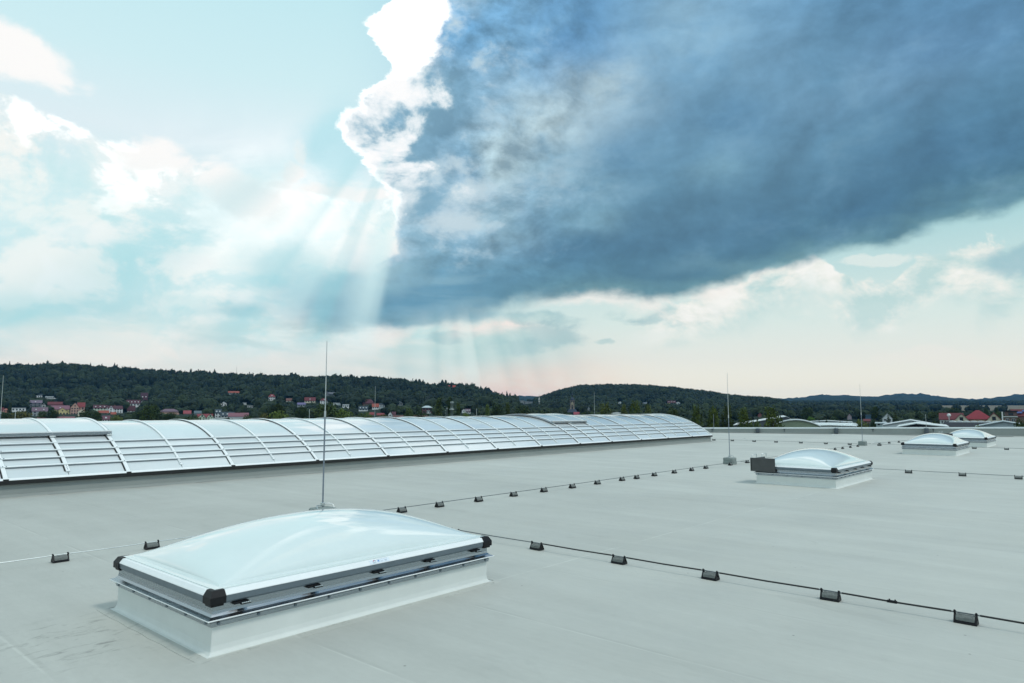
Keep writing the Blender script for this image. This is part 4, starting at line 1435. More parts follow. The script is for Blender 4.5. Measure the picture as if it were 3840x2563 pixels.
def foliage_mat(name, dark, light, use_obj=False):
    def build(nt, b):
        a = nt.nodes.new('ShaderNodeAttribute')
        a.attribute_name = 'tint'
        r = nt.nodes.new('ShaderNodeValToRGB')
        r.color_ramp.elements[0].color = (*dark, 1)
        r.color_ramp.elements[1].color = (*light, 1)
        nt.links.new(a.outputs['Fac'], r.inputs[0])
        out = r.outputs[0]
        if use_obj:
            oi = nt.nodes.new('ShaderNodeObjectInfo')
            mx = nt.nodes.new('ShaderNodeMix')
            mx.data_type = 'RGBA'
            mx.blend_type = 'MULTIPLY'
            mx.inputs[0].default_value = 1
            nt.links.new(out, mx.inputs[6])
            nt.links.new(oi.outputs['Color'], mx.inputs[7])
            out = mx.outputs[2]
        nt.links.new(out, b.inputs['Base Color'])
        b.inputs['Roughness'].default_value = 0.75
        b.inputs['Specular IOR Level'].default_value = 0.15
    return node_mat(name, build)


def land_mat(nt, b):
    g = nt.nodes.new('ShaderNodeNewGeometry')
    n = nt.nodes.new('ShaderNodeTexNoise')
    n.inputs['Scale'].default_value = 0.02
    n.inputs['Detail'].default_value = 10
    nt.links.new(g.outputs['Position'], n.inputs['Vector'])
    r = nt.nodes.new('ShaderNodeValToRGB')
    r.color_ramp.elements[0].position = 0.35
    r.color_ramp.elements[0].color = (0.010, 0.020, 0.016, 1)
    r.color_ramp.elements[1].position = 0.7
    r.color_ramp.elements[1].color = (0.024, 0.038, 0.024, 1)
    nt.links.new(n.outputs[0], r.inputs[0])
    nt.links.new(r.outputs[0], b.inputs['Base Color'])
    b.inputs['Roughness'].default_value = 0.95
    b.inputs['Specular IOR Level'].default_value = 0.1


M_LAND = node_mat('grass_and_scrub', land_mat)
M_FIELD = mat('stubble_field', (0.15, 0.135, 0.10), 0.95, var=0.25, scale=0.03, spec=0.1, stretch=(1, 0.25, 1))
M_WOOD = foliage_mat('woodland_leaves', (0.007, 0.016, 0.013), (0.036, 0.056, 0.024))
M_LEAF = foliage_mat('tree_leaves', (0.035, 0.055, 0.022), (0.115, 0.150, 0.050), True)
M_BARK = mat('bark', (0.07, 0.055, 0.04), 0.9, var=0.2, scale=3)

# ------------------------------------------------------------------ buildings
C_WHITE, C_CREAM, C_YEL, C_PINK, C_GREEN, C_GREY, C_BRICK = (0.72, 0.76, 0.76), (0.66, 0.62, 0.48), (0.60, 0.52, 0.26), (0.50, 0.32, 0.26), (0.52, 0.64, 0.50), (0.30, 0.34, 0.35), (0.20, 0.15, 0.125)
C_STONE = (0.16, 0.18, 0.20)
R_RED, R_ORANGE, R_MAR, R_LILAC, R_SLATE, R_DKRED, R_GREY = (0.20, 0.05, 0.055), (0.27, 0.08, 0.06), (0.08, 0.035, 0.045), (0.15, 0.105, 0.135), (0.045, 0.065, 0.08), (0.125, 0.035, 0.04), (0.30, 0.34, 0.36)
M_WIN = mat('window_glass', (0.03, 0.04, 0.05), 0.15, 0, 0.5)
M_WINW = mat('white_frame', (0.75, 0.78, 0.78), 0.5)


def cmat(prefix, c):
    return mat('%s_%02d_%02d_%02d' % (prefix, c[0] * 99, c[1] * 99, c[2] * 99), c, 0.8, var=0.12, scale=0.7, spec=0.3)


UNIT = MB().box(-0.5, 0.5, -0.04, 0.04, -0.5, 0.5).mesh('window')
UNIT.materials.append(M_WIN)
FRAME_ = MB().box(-0.5, 0.5, -0.03, 0.03, -0.5, -0.44).box(-0.5, 0.5, -0.03, 0.03, 0.44, 0.5).box(-0.5, -0.44, -0.03, 0.03, -0.44, 0.44).box(0.44, 0.5, -0.03, 0.03, -0.44, 0.44).box(-0.03, 0.03, -0.03, 0.03, -0.44, 0.44).mesh('frame')
FRAME_.materials.append(M_WINW)
CLEAR = []


def gable_walls(b, w, dep, hw, hr, along_x):
    x0, x1, y0, y1 = -w / 2, w / 2, 0, dep
    if along_x:      # ridge parallel to x: gables at the ends
        b.add([(x0, y0, -4), (x1, y0, -4), (x1, y1, -4), (x0, y1, -4), (x0, y0, hw), (x1, y0, hw), (x1, y1, hw), (x0, y1, hw), (x0, dep / 2, hr), (x1, dep / 2, hr)],
              [(0, 1, 5, 4), (2, 3, 7, 6), (1, 2, 6, 9, 5), (3, 0, 4, 8, 7)])
    else:
        b.add([(x0, y0, -4), (x1, y0, -4), (x1, y1, -4), (x0, y1, -4), (x0, y0, hw), (x1, y0, hw), (x1, y1, hw), (x0, y1, hw), (0, y0, hr), (0, y1, hr)],
              [(1, 2, 6, 5), (3, 0, 4, 7), (0, 1, 5, 8, 4), (2, 3, 7, 9, 6)])


def roof_slabs(b, w, dep, hw, hr, along_x, ov=0.45, th=0.22):
    if along_x:
        half = dep / 2
        s = (hr - hw) / half
        for sg in (-1, 1):
            ye, ze = half + sg * (half + ov), hw - s * ov
            b.add([(-w / 2 - ov, ye, ze + 0.05), (w / 2 + ov, ye, ze + 0.05), (w / 2 + ov, half, hr + 0.05), (-w / 2 - ov, half, hr + 0.05),
                   (-w / 2 - ov, ye, ze + th), (w / 2 + ov, ye, ze + th), (w / 2 + ov, half, hr + th), (-w / 2 - ov, half, hr + th)],
                  [(0, 1, 2, 3), (4, 5, 6, 7), (0, 1, 5, 4), (1, 2, 6, 5), (3, 0, 4, 7)])
    else:
        half = w / 2
        s = (hr - hw) / half
        for sg in (-1, 1):
            xe, ze = sg * (half + ov), hw - s * ov
            b.add([(xe, -ov, ze + 0.05), (xe, dep + ov, ze + 0.05), (0, dep + ov, hr + 0.05), (0, -ov, hr + 0.05), (xe, -ov, ze + th), (xe, dep + ov, ze + th), (0, dep + ov, hr + th), (0, -ov, hr + th)],
                  [(0, 1, 2, 3), (4, 5, 6, 7), (0, 3, 7, 4), (0, 1, 5, 4), (1, 2, 6, 5)])


def add_windows(t, w, z0, z1, rows, cols_, wy=-0.03, ww=None, framed=False):
    hh = (z1 - z0) / rows
    for r in range(rows):
        for c in range(cols_):
            x = -w / 2 + w * (c + 0.5) / cols_
            z = z0 + hh * (r + 0.55)
            sx = min(w / cols_ * 0.55, 1.3) if ww is None else ww
            o = link('window', UNIT, t, (x, wy, z), (sx, 1, min(hh * 0.55, 1.5)))
            if framed:
                link('frame', FRAME_, o, (0, -0.05, 0), (1, 1, 1))


def house(x0, x1, yb, ye, yr, kind, wall, roofc, d, label, rows=1, cols_=3, dep=None, rot=0.0, chim=0, dorm=0, name='house', cat='house', group='houses below the wooded hills', framed=False):
    xc = (x0 + x1) / 2
    m = d / FOC / K0
    w = (x1 - x0) * m / max(0.6, math.cos(rot))
    zb, ze, zr = float(z_for(yb, d)), float(z_for(ye, d)), float(z_for(yr, d))
    hw, hr = ze - zb, zr - zb
    p = plan(xc, d)
    dep = dep or max(6.0, min(11.0, w * 0.75))
    # the house faces the roof, turned by rot
    az = math.atan2(p[1], p[0])
    t = thing(name, label, cat, (p[0], p[1], zb), az - PI / 2 + rot, group)
    wm, rm = cmat('wall', wall), cmat('roof', roofc)
    if kind == 'flat':
        MB().box(-w / 2, w / 2, 0, dep, -4, hw).build('wall', wm, t)
        MB().box(-w / 2 - 0.3, w / 2 + 0.3, -0.3, dep + 0.3, hw + 0.01, hr).build('roof', rm, t)
    elif kind in ('ridge', 'gable'):
        b = MB()
        gable_walls(b, w, dep, hw, hr, kind == 'ridge')
        b.build('wall', wm, t)
        b = MB()
        roof_slabs(b, w, dep, hw, hr, kind == 'ridge', 0.4 if w > 7 else 0.25)
        rf = b.build('roof', rm, t)
        if chim:
            for c in range(chim):
                cx_ = -w * 0.3 + w * 0.6 * (c + 0.5) / chim
                MB().box(cx_ - 0.35, cx_ + 0.35, dep / 2 - 0.35, dep / 2 + 0.35, hr - 0.6, hr + 1.1).build('chimney', cmat('chimney', (0.18, 0.09, 0.08)), rf)
        if dorm and kind == 'ridge':
            for c in range(dorm):
                cx_ = -w / 2 + w * (c + 0.5) / dorm
                zc = hw + (hr - hw) * 0.42
                yc = dep / 2 * 0.42
                dm = MB().box(cx_ - 0.55, cx_ + 0.55, yc - 0.5, yc + 1.2, zc - 0.5, zc + 0.65).build('dormer', cmat('wall', C_WHITE), rf)
    elif kind == 'hip':
        MB().box(-w / 2, w / 2, 0, dep, -4, hw).build('wall', wm, t)
        rl = max(0.0, (w - dep) / 2) + w * 0.06
        ov = 0.5
        b = MB().add([(-w / 2 - ov, -ov, hw), (w / 2 + ov, -ov, hw), (w / 2 + ov, dep + ov, hw), (-w / 2 - ov, dep + ov, hw), (-rl, dep / 2, hr), (rl, dep / 2, hr),
                      (-w / 2 - ov, -ov, hw + 0.15), (w / 2 + ov, -ov, hw + 0.15), (w / 2 + ov, dep + ov, hw + 0.15), (-w / 2 - ov, dep + ov, hw + 0.15)],
                     [(3, 2, 1, 0), (0, 1, 7, 6), (1, 2, 8, 7), (2, 3, 9, 8), (3, 0, 6, 9), (6, 7, 5, 4), (8, 9, 4, 5), (7, 8, 5), (9, 6, 4)])
        rf = b.build('roof', rm, t)
        for c in range(dorm):
            cx_ = -w * 0.25 + w * 0.5 * (c + 0.5) / dorm
            zc = hw + (hr - hw) * 0.4
            MB().box(cx_ - 0.6, cx_ + 0.6, dep / 2 * 0.35 - 0.3, dep / 2 * 0.35 + 1.3, zc - 0.45, zc + 0.7).build('dormer', cmat('wall', C_WHITE), rf)
    if rows and cols_:
        add_windows(t, w * 0.92, 0.2, max(1.2, hw), rows, cols_, framed=framed)
        if kind == 'gable' and hr - hw > 2.2:
            link('window', UNIT, t, (0, -0.03, hw + (hr - hw) * 0.35), (1.0, 1, 1.2))
    CLEAR.append((x0 - 4, x1 + 4, d - 9, d + 16))
    SIGHT.append((x0, x1, yb, yr, d))
    if d > 290:
        anchor(xc, d, zb)
    return t


H = house
H(130, 153, 1495, 1483, 1478, 'ridge', C_WHITE, R_SLATE, 950, 'small white cottage with slate roof high above the long flat white house', 1, 3)
H(171, 207, 1497, 1489.5, 1487, 'flat', C_WHITE, (0.6, 0.66, 0.66), 930, 'long flat-roofed white house high in the trees', 1, 5, 8)
H(111, 152, 1527, 1512, 1502, 'ridge', C_STONE, (0.16, 0.13, 0.17), 780, 'slate-grey house with a white dormer gable at upper left', 2, 3, dorm=1)
H(47, 92, 1544, 1531, 1529, 'flat', C_WHITE, (0.2, 0.22, 0.24), 680, 'white bungalow with dark flat roof at the far left', 1, 4, 8)
H(16, 30, 1549, 1536, 1531, 'gable', (0.62, 0.28, 0.22), R_DKRED, 680, 'small salmon-pink house beside the dark narrow conifer', 1, 2)
H(0, 13, 1546, 1537, 1530, 'ridge', (0.5, 0.25, 0.22), R_DKRED, 690, 'reddish house cut by the left edge of the photo', 1, 2)
H(126, 174, 1563, 1543, 1529, 'ridge', C_GREY, R_LILAC, 640, 'grey house with lilac-grey roof and a big front dormer', 2, 3, dorm=2)
H(157, 170, 1529, 1521, 1513, 'gable', (0.45, 0.48, 0.48), R_SLATE, 740, 'small white-trimmed gable above the lilac-grey roof', 1, 1)
H(184, 240, 1524, 1518, 1508, 'ridge', (0.15, 0.08, 0.08), R_DKRED, 800, 'dark red roofs behind the yellow gabled house', 0, 0, dorm=0)
H(197, 255, 1546, 1536, 1522, 'ridge', C_YEL, (0.2, 0.10, 0.13), 690, 'large house with mauve mansard roof behind the yellow gable', 1, 4, dorm=1)
H(213, 257, 1558, 1547, 1530, 'gable', C_YEL, (0.3, 0.22, 0.14), 640, 'yellow house with broad timbered gable', 1, 4)
H(267, 295, 1557, 1529, 1511, 'gable', C_PINK, R_RED, 620, 'tall pink house with a steep red gable', 3, 3)
H(292, 316, 1552, 1527, 1511, 'ridge', C_PINK, R_RED, 627, 'right wing of the tall pink house under a red roof', 2, 2)
H(295, 318, 1562, 1544, 1535, 'gable', C_CREAM, R_RED, 560, 'small cream gable in front of the tall pink house', 1, 2)
H(354, 397, 1546, 1531, 1520, 'ridge', C_GREEN, R_MAR, 680, 'pale green house with dark maroon roof', 2, 4, dorm=3)
H(409, 457, 1551, 1534, 1523, 'ridge', C_WHITE, R_MAR, 670, 'white house with maroon roof right of the pale green one', 2, 5, chim=1, rot=0.15)
H(409, 424, 1551, 1534, 1523, 'gable', C_WHITE, R_MAR, 661, 'white front gable attached to the white house with maroon roof', 2, 1)
H(372, 406, 1551, 1549, 1541, 'ridge', C_CREAM, R_ORANGE, 610, 'low orange roof in front of the pale green house', 0, 0)
H(418, 435, 1557, 1555, 1547, 'ridge', C_WHITE, R_ORANGE, 600, 'small orange-red roof below the white house with maroon roof', 0, 0)
H(387, 412, 1584, 1574, 1561, 'ridge', C_WHITE, (0.13, 0.06, 0.08), 430, 'near house with dusky maroon roof and white dormer above the barrel', 1, 3, dorm=1)
H(156, 270, 1578, 1573.5, 1565, 'ridge', C_PINK, (0.22, 0.10, 0.115), 420, 'long row of pinkish red roofs just above the barrel skylight', 0, 0, chim=3)
H(477, 521, 1525, 1514, 1501, 'ridge', C_WHITE, R_MAR, 760, 'large house with a broad maroon roof and four roof windows', 1, 4, dorm=4)
H(479, 505, 1547, 1541, 1523, 'ridge', C_WHITE, R_MAR, 700, 'maroon roof directly below the large maroon-roofed house', 1, 2)
H(528, 550, 1508, 1500, 1474, 'ridge', C_WHITE, (0.07, 0.035, 0.05), 860, 'tall dark maroon roof high among the trees', 1, 3, dorm=2)
H(602, 669, 1553, 1545, 1534, 'hip', C_PINK, R_LILAC, 640, 'long house with lilac hipped roof half hidden by trees', 0, 0)
H(690, 716, 1556, 1552, 1541, 'ridge', C_BRICK, (0.26, 0.07, 0.08), 620, 'small brick-red roof left of the slate roofs', 0, 0)
H(731, 763, 1555, 1551, 1542, 'ridge', C_GREY, (0.10, 0.14, 0.16), 630, 'low slate-grey roof above the twin gabled house', 0, 0)
H(744, 796, 1578, 1566, 1554, 'ridge', C_GREY, R_RED, 505, 'red roof linking the twin white gables', 0, 0)
H(748, 771, 1578, 1565, 1553, 'gable', C_GREEN, R_RED, 494, 'left gable of the twin gabled pale house', 2, 2)
H(779, 801, 1578, 1565, 1553, 'gable', C_GREEN, R_RED, 493, 'right gable of the twin gabled pale house', 2, 2)
H(808, 830, 1567, 1550, 1536, 'ridge', C_WHITE, R_SLATE, 560, 'white cube house with dark slate roof', 2, 2, dorm=2)
H(831, 876, 1568, 1560, 1546, 'ridge', C_WHITE, R_SLATE, 556, 'long white house with dark slate roof and roof lights', 1, 4, dorm=3)
H(861, 930, 1572, 1563, 1550, 'ridge', C_WHITE, (0.20, 0.095, 0.115), 500, 'wide rose-red roof right of the slate-roofed white house', 0, 0)
H(855, 893, 1479, 1474, 1468, 'ridge', C_GREY, R_ORANGE, 960, 'tiny orange roof high in the forest', 1, 3)
H(828, 849, 1526, 1514, 1507, 'gable', C_WHITE, R_GREY, 800, 'white gabled house alone in the dark trees above the slate roofs', 1, 2)
H(911, 923, 1517, 1512, 1510, 'flat', C_WHITE, R_GREY, 820, 'tiny white shed left of the low white garage', 0, 0, 6)
H(927, 948, 1529, 1523, 1521, 'flat', C_WHITE, R_GREY, 780, 'low white garage on the slope', 1, 3, 6)
H(1006, 1030, 1503, 1489, 1479, 'hip', C_WHITE, R_RED, 880, 'white villa with red hipped roof beside a yellow-green tree', 2, 3, dorm=1)
H(1073, 1098, 1509, 1503, 1495, 'ridge', C_CREAM, (0.15, 0.08, 0.07), 850, 'brown-roofed house half sunk in the trees', 1, 2)
H(1142, 1181, 1512, 1503, 1491, 'ridge', C_CREAM, R_DKRED, 840, 'cream villa with dark red roof and small white dormer', 1, 4, dorm=1)
H(1200, 1230, 1516, 1503, 1494, 'hip', C_WHITE, R_DKRED, 830, 'white villa with dark red roof just behind the near lightning rod', 2, 3, dorm=1)
H(1217, 1230, 1484, 1474, 1467, 'gable', C_STONE, (0.12, 0.13, 0.15), 930, 'grey stone villa gable on the wooded slope', 2, 1)
H(1229, 1254, 1487, 1478, 1472, 'ridge', C_STONE, (0.12, 0.13, 0.15), 936, 'grey stone wing of the villa on the wooded slope', 1, 4)
H(1116, 1144, 1526, 1518, 1511, 'ridge', C_GREY, (0.14, 0.13, 0.24), 780, 'small violet-roofed house left of the near rod', 1, 3)
H(1250, 1277, 1518, 1512, 1511, 'flat', C_WHITE, (0.5, 0.54, 0.55), 790, 'thin white flat building right of the near rod', 0, 0, 6)
H(1285, 1308, 1530, 1519, 1517, 'flat', C_WHITE, (0.6, 0.65, 0.66), 720, 'white flat-roofed bungalow left of the spire-shaped conifer', 1, 3, 8)
H(1346, 1379, 1541, 1535, 1524, 'ridge', C_WHITE, R_SLATE, 680, 'white house with blue-black slate roof and bright dormers', 1, 3, dorm=3)
H(1360, 1405, 1518, 1514, 1498, 'hip', C_BRICK, (0.10, 0.04, 0.05), 790, 'huge dull maroon hipped roof above the bright orange one', 0, 0)
H(1396, 1420, 1535, 1527, 1515, 'ridge', C_WHITE, R_ORANGE, 700, 'white house with bright orange roof behind a thin rod', 1, 3)
H(1423, 1442, 1530, 1518, 1514, 'ridge', C_WHITE, R_SLATE, 710, 'white two-storey house right of the bright orange roof', 2, 2)
H(1383, 1403, 1559, 1556, 1548, 'ridge', C_BRICK, R_RED, 520, 'low red roof left of two small red roofs', 0, 0)
H(1414, 1441, 1560, 1558, 1551, 'ridge', C_BRICK, R_RED, 520, 'pair of small red roofs left of the white pointed gable', 0, 0)
H(1457, 1471, 1563, 1555, 1545, 'gable', C_WHITE, R_MAR, 500, 'white pointed gable with dark roof above the barrel skylight', 1, 1)
H(1470, 1484, 1563, 1558, 1546, 'ridge', C_WHITE, R_MAR, 503, 'dark brown roof attached to the white pointed gable', 0, 0)
H(1583, 1620, 1552, 1530, 1522, 'hip', (0.12, 0.06, 0.06), (0.40, 0.48, 0.50), 560, 'dark red house under a wide pale roof', 2, 3)
H(1601, 1614, 1552, 1542, 1540, 'flat', C_WHITE, R_GREY, 545, 'white bay pavilion in front of the house with wide pale roof', 1, 2, 4)
H(1490, 1510, 1521, 1512, 1504, 'gable', C_GREY, R_SLATE, 820, 'faint grey gable in the trees left of the poplars', 1, 2)
H(1732, 1746, 1546, 1541, 1534, 'gable', C_WHITE, R_MAR, 600, 'white gable end of the purple-roofed house', 1, 1)
H(1744, 1764, 1552, 1544, 1535, 'ridge', C_WHITE, (0.10, 0.06, 0.09), 604, 'purple-brown roof with white dormers right of the chimneys', 1, 3, dorm=3)
H(1478, 1603, 1568, 1565, 1560.5, 'ridge', C_BRICK, (0.14, 0.06, 0.05), 420, 'long low brick-red roof line just above the barrel skylight', 0, 0)
H(2152, 2172, 1560, 1556, 1547, 'ridge', C_BRICK, (0.26, 0.06, 0.08), 520, 'bright red roof at the right foot of the church', 0, 0)
H(2203, 2213, 1537, 1535, 1525, 'gable', C_GREY, (0.16, 0.2, 0.26), 700, 'little blue-grey spire gable between church and thin rod', 0, 0)
H(2318, 2335, 1517, 1511, 1506, 'gable', C_WHITE, R_GREY, 1150, 'white gabled house at the foot of the right hill, left one', 1, 2)
H(2410, 2427, 1517, 1514, 1510, 'ridge', C_GREY, (0.16, 0.2, 0.24), 1130, 'grey-blue roof at the foot of the right hill', 0, 0)
H(2504, 2534, 1516, 1511, 1504, 'ridge', C_YEL, R_MAR, 1080, 'long house with maroon roof and yellow gable below the right hill', 1, 4, dorm=3)
H(2536, 2551, 1517, 1511, 1507, 'gable', C_WHITE, R_MAR, 1075, 'white gable at the right end of the maroon-roofed house', 1, 1)
H(2842, 2855, 1563, 1557, 1549, 'gable', (0.3, 0.13, 0.12), R_RED, 480, 'small red gable in dark trees right of the middle rod', 0, 0)
H(3177, 3191, 1570, 1563, 1553, 'gable', (0.4, 0.33, 0.36), R_LILAC, 430, 'pinkish grey gable behind the spruces', 0, 0)
H(3245, 3263, 1568, 1559, 1557, 'flat', (0.06, 0.12, 0.18), (0.08, 0.14, 0.2), 420, 'blue flat-roofed hut behind the far lightning rod', 0, 0, 6)
H(3238, 3259, 1584, 1581, 1574, 'ridge', C_BRICK, R_DKRED, 330, 'low dark red roof above the olive bush', 0, 0)
H(3309, 3342, 1583, 1571, 1553, 'gable', C_WHITE, R_GREY, 300, 'white gabled house behind dark spruces', 1, 2)
H(3285, 3317, 1603, 1590, 1586, 'flat', (0.45, 0.55, 0.55), (0.5, 0.58, 0.6), 170, 'pale canopy building behind the parapet right of the far rod', 1, 2, 8)
# group of apartment blocks far down the valley
for i, (x0, x1, y0, y1) in enumerate(((1948, 1966, 1519, 1503), (1969, 1983, 1518, 1506), (1985, 1999, 1516, 1507))):
    H(x0, x1, y0, y1 + 1, y1, 'flat', (0.36, 0.38, 0.38), R_GREY, 1500, 'pale apartment block in the valley gap, ' + ['leftmost and tallest', 'middle one', 'rightmost and lowest'][i], 3, 3, 12, group='apartment blocks in the valley gap')

# red-roofed house complex beyond the parapet
H(3528, 3602, 1597, 1575, 1552, 'ridge', (0.55, 0.62, 0.62), R_DKRED, 240, 'left wing of the red-roofed house with a band of windows', 1, 7, 9, dorm=0, framed=True)
H(3576, 3630, 1600, 1582, 1553, 'gable', C_CREAM, R_RED, 228, 'cream gable with two dark windows at the left of the red-roofed house', 2, 2, 14)
H(3622, 3708, 1600, 1574, 1539, 'hip', C_CREAM, (0.20, 0.03, 0.04), 236, 'tall red hipped roof at the centre of the red-roofed house', 0, 0, 12)
H(3700, 3750, 1600, 1580, 1551, 'gable', C_CREAM, R_RED, 226, 'cream gable at the right of the red-roofed house', 2, 2, 14)
H(3766, 3806, 1592, 1566, 1563, 'flat', C_BRICK, (0.35, 0.4, 0.38), 210, 'brown brick building at the right edge with tall white window', 1, 2, 8, framed=True)
H(3770, 3808, 1566, 1545, 1541, 'flat', (0.17, 0.12, 0.11), (0.02, 0.02, 0.025), 222, 'dark upper storey of the brick building with black roof', 1, 1, 8)
sl = H(3800, 3870, 1566, 1562, 1538, 'ridge', C_BRICK, R_DKRED, 230, 'red roof with blue solar panels at the right edge', 0, 0)
for (x, z) in ((-1.5, 0.35), (0.2, 0.62)):
    w_ = 70 * 230 / FOC
    for k in range(2):
        hw_, hr_, dp = 0.35, 2.48, 4.6
        pz, py_ = 0.35 + 2.1 * z, 4.0 * z * 0.62 - 0.6
        s = MB().add([(x + k * 0.9 - 0.42 + 0.02, py_, pz + 0.25), (x + k * 0.9 + 0.42, py_, pz + 0.25), (x + k * 0.9 + 0.42, py_ + 0.9, pz + 0.75), (x + k * 0.9 - 0.42, py_ + 0.9, pz + 0.75),
                      (x + k * 0.9 - 0.42 + 0.02, py_, pz + 0.31), (x + k * 0.9 + 0.42, py_, pz + 0.31), (x + k * 0.9 + 0.42, py_ + 0.9, pz + 0.81), (x + k * 0.9 - 0.42, py_ + 0.9, pz + 0.81)],
                     [(0, 1, 2, 3), (4, 5, 6, 7), (0, 1, 5, 4), (1, 2, 6, 5), (3, 0, 4, 7)])
        s.build('solar_panel', mat('solar_glass', (0.05, 0.09, 0.25), 0.2), sl)


def hall(x0, x1, xa, y_eave_l, y_eave_r, y_apex, yb, d, wall, roofc, dep, label, ribs=0, arched=False):
    """low-pitched hall with its gable towards the camera"""
    p = plan((x0 + x1) / 2, d)
    m = d / FOC / K0
    xl, xr, xc = (x0 - (x0 + x1) / 2) * m, (x1 - (x0 + x1) / 2) * m, (xa - (x0 + x1) / 2) * m
    zb = float(z_for(yb, d))
    f = lambda y: float(z_for(y, d)) - zb
    t = thing('industrial_hall', label, 'hall', (p[0], p[1], zb), math.atan2(p[1], p[0]) - PI / 2, 'industrial halls beyond the parapet')
    if arched:
        n = 16
        top = [(xl + (xr - xl) * i / n, f(y_eave_l) + (f(y_eave_r) - f(y_eave_l)) * i / n + (f(y_apex) - (f(y_eave_l) + f(y_eave_r)) / 2) * (1 - (2 * i / n - 1) ** 2)) for i in range(n + 1)]
    else:
        top = [(xl, f(y_eave_l)), (xc, f(y_apex)), (xr, f(y_eave_r))]
    b = MB()
    b.prism([(xr, -3), (xl, -3)] + top, 0, dep)
    b.build('wall', cmat('wall', wall), t, fix=True)
    b = MB()
    for (ax, az_), (bx, bz) in zip(top[:-1], top[1:]):
        b.add([(ax, -0.4, az_ + 0.05), (bx, -0.4, bz + 0.05), (bx, dep + 0.3, bz + 0.05), (ax, dep + 0.3, az_ + 0.05), (ax, -0.4, az_ + 0.17), (bx, -0.4, bz + 0.17), (bx, dep + 0.3, bz + 0.17), (ax, dep + 0.3, az_ + 0.17)],
              [(0, 1, 2, 3), (4, 5, 6, 7), (0, 1, 5, 4), (2, 3, 7, 6), (3, 0, 4, 7), (1, 2, 6, 5)])
    rf = b.build('roof', cmat('roof', roofc), t, fix=True)
    if ribs:
        b = MB()
        for i in range(ribs):
            x = xl + (xr - xl) * (i + 0.5) / ribs
            zt = np.interp(x, [q[0] for q in top], [q[1] for q in top])
            b.box(x - 0.05, x + 0.05, -0.06, -0.005, -3, zt - 0.1)
        o = b.build('cladding_rib', cmat('wall', tuple(c * 0.82 for c in wall)), t)
        o['kind'] = 'stuff'
    CLEAR.append((x0 - 10, x1 + 10, 60, d + dep + 10))
    return t, rf, zb, top


hall(2752, 2975, 2942, 1598, 1582, 1564, 1604, 190, (0.13, 0.15, 0.17), (0.62, 0.66, 0.66), 30, 'hall with dark wall and pale roof behind the leafy trees', 40)
hall(2900, 3070, 2965, 1600, 1603, 1578, 1607, 150, (0.42, 0.50, 0.36), (0.45, 0.5, 0.5), 14, 'arched hall with pale green ribbed wall beyond the parapet', 60, True)
t, rf, zb, top = hall(3025, 3187, 3100, 1585, 1585, 1580, 1601, 230, (0.55, 0.6, 0.6), (0.58, 0.63, 0.64), 10, 'long low white-roofed hall behind the spruces')
b = link('window', UNIT, t, ((3127 - 3106) * 230 / FOC, -0.05, 1.0), (1.4, 1, 0.6))
t, rf, zb, top = hall(3020, 3200, 3110, 1600, 1600, 1597, 1608, 160, (0.5, 0.55, 0.55), (0.68, 0.73, 0.73), 22, 'flat white hall with a row of small rounded roof lights')
m = 160 / FOC / K0
sh = MB()
n = 8
poly = [(-0.8, 0), (0.8, 0), (0.66, 0.38), (0.25, 0.62), (-0.25, 0.62), (-0.66, 0.38)]
sh.prism(poly, -1.4, 1.4)
sm_ = sh.mesh('roof_light')
sm_.materials.append(cmat('roof', (0.72, 0.78, 0.78)))
for r_ in range(2):
    for k in range(8):
        zz = float(z_for(1598.5 if r_ == 0 else 1594, 160 + r_ * 9)) - zb
        link('roof_light', sm_, rf, ((3042 + k * 19.5 + r_ * 9 - 3110) * m, 3 + r_ * 9, zz - 0.15), None, (0, 0, 0.5))
hall(3316, 3486, 3412, 1598, 1593, 1579, 1606, 150, (0.70, 0.76, 0.78), (0.55, 0.6, 0.62), 14, 'hall with low white pitched gable right of the far rod', 0)
hall(3370, 3540, 3436, 1606, 1603, 1592, 1612, 110, (0.02, 0.022, 0.03), (0.62, 0.68, 0.68), 14, 'low black-walled hall in front of the white pitched gable', 0)
bt = house(3556, 3764, 1609, 1604, 1590, 'ridge', (0.03, 0.035, 0.04), (0.016, 0.018, 0.026), 150, 'hall with a black roof slope and a scalloped white ridge', 0, 0, dep=26, name='industrial_hall', cat='hall', group='industrial halls beyond the parapet')
m = 150 / FOC / K0
sc_ = MB()
n = 8
sc_.prism([(0.72 * math.cos(PI * k / n), 0.34 * math.sin(PI * k / n)) for k in range(n + 1)], -1.6, 1.6)
scm = sc_.mesh('roof_bay')
scm.materials.append(cmat('roof', (0.70, 0.76, 0.76)))
zr_ = float(z_for(1590, 150)) - float(z_for(1609, 150))
for k in range(8):
    link('roof_bay', scm, bt, ((3578 + k * 24.0 - 3660) * m, 12.2, zr_ + 0.1))
hall(3668, 3830, 3757, 1604, 1597, 1583, 1612, 118, (0.58, 0.68, 0.72), (0.45, 0.52, 0.54), 8, 'pale blue hall gable at the right behind the parapet', 50)
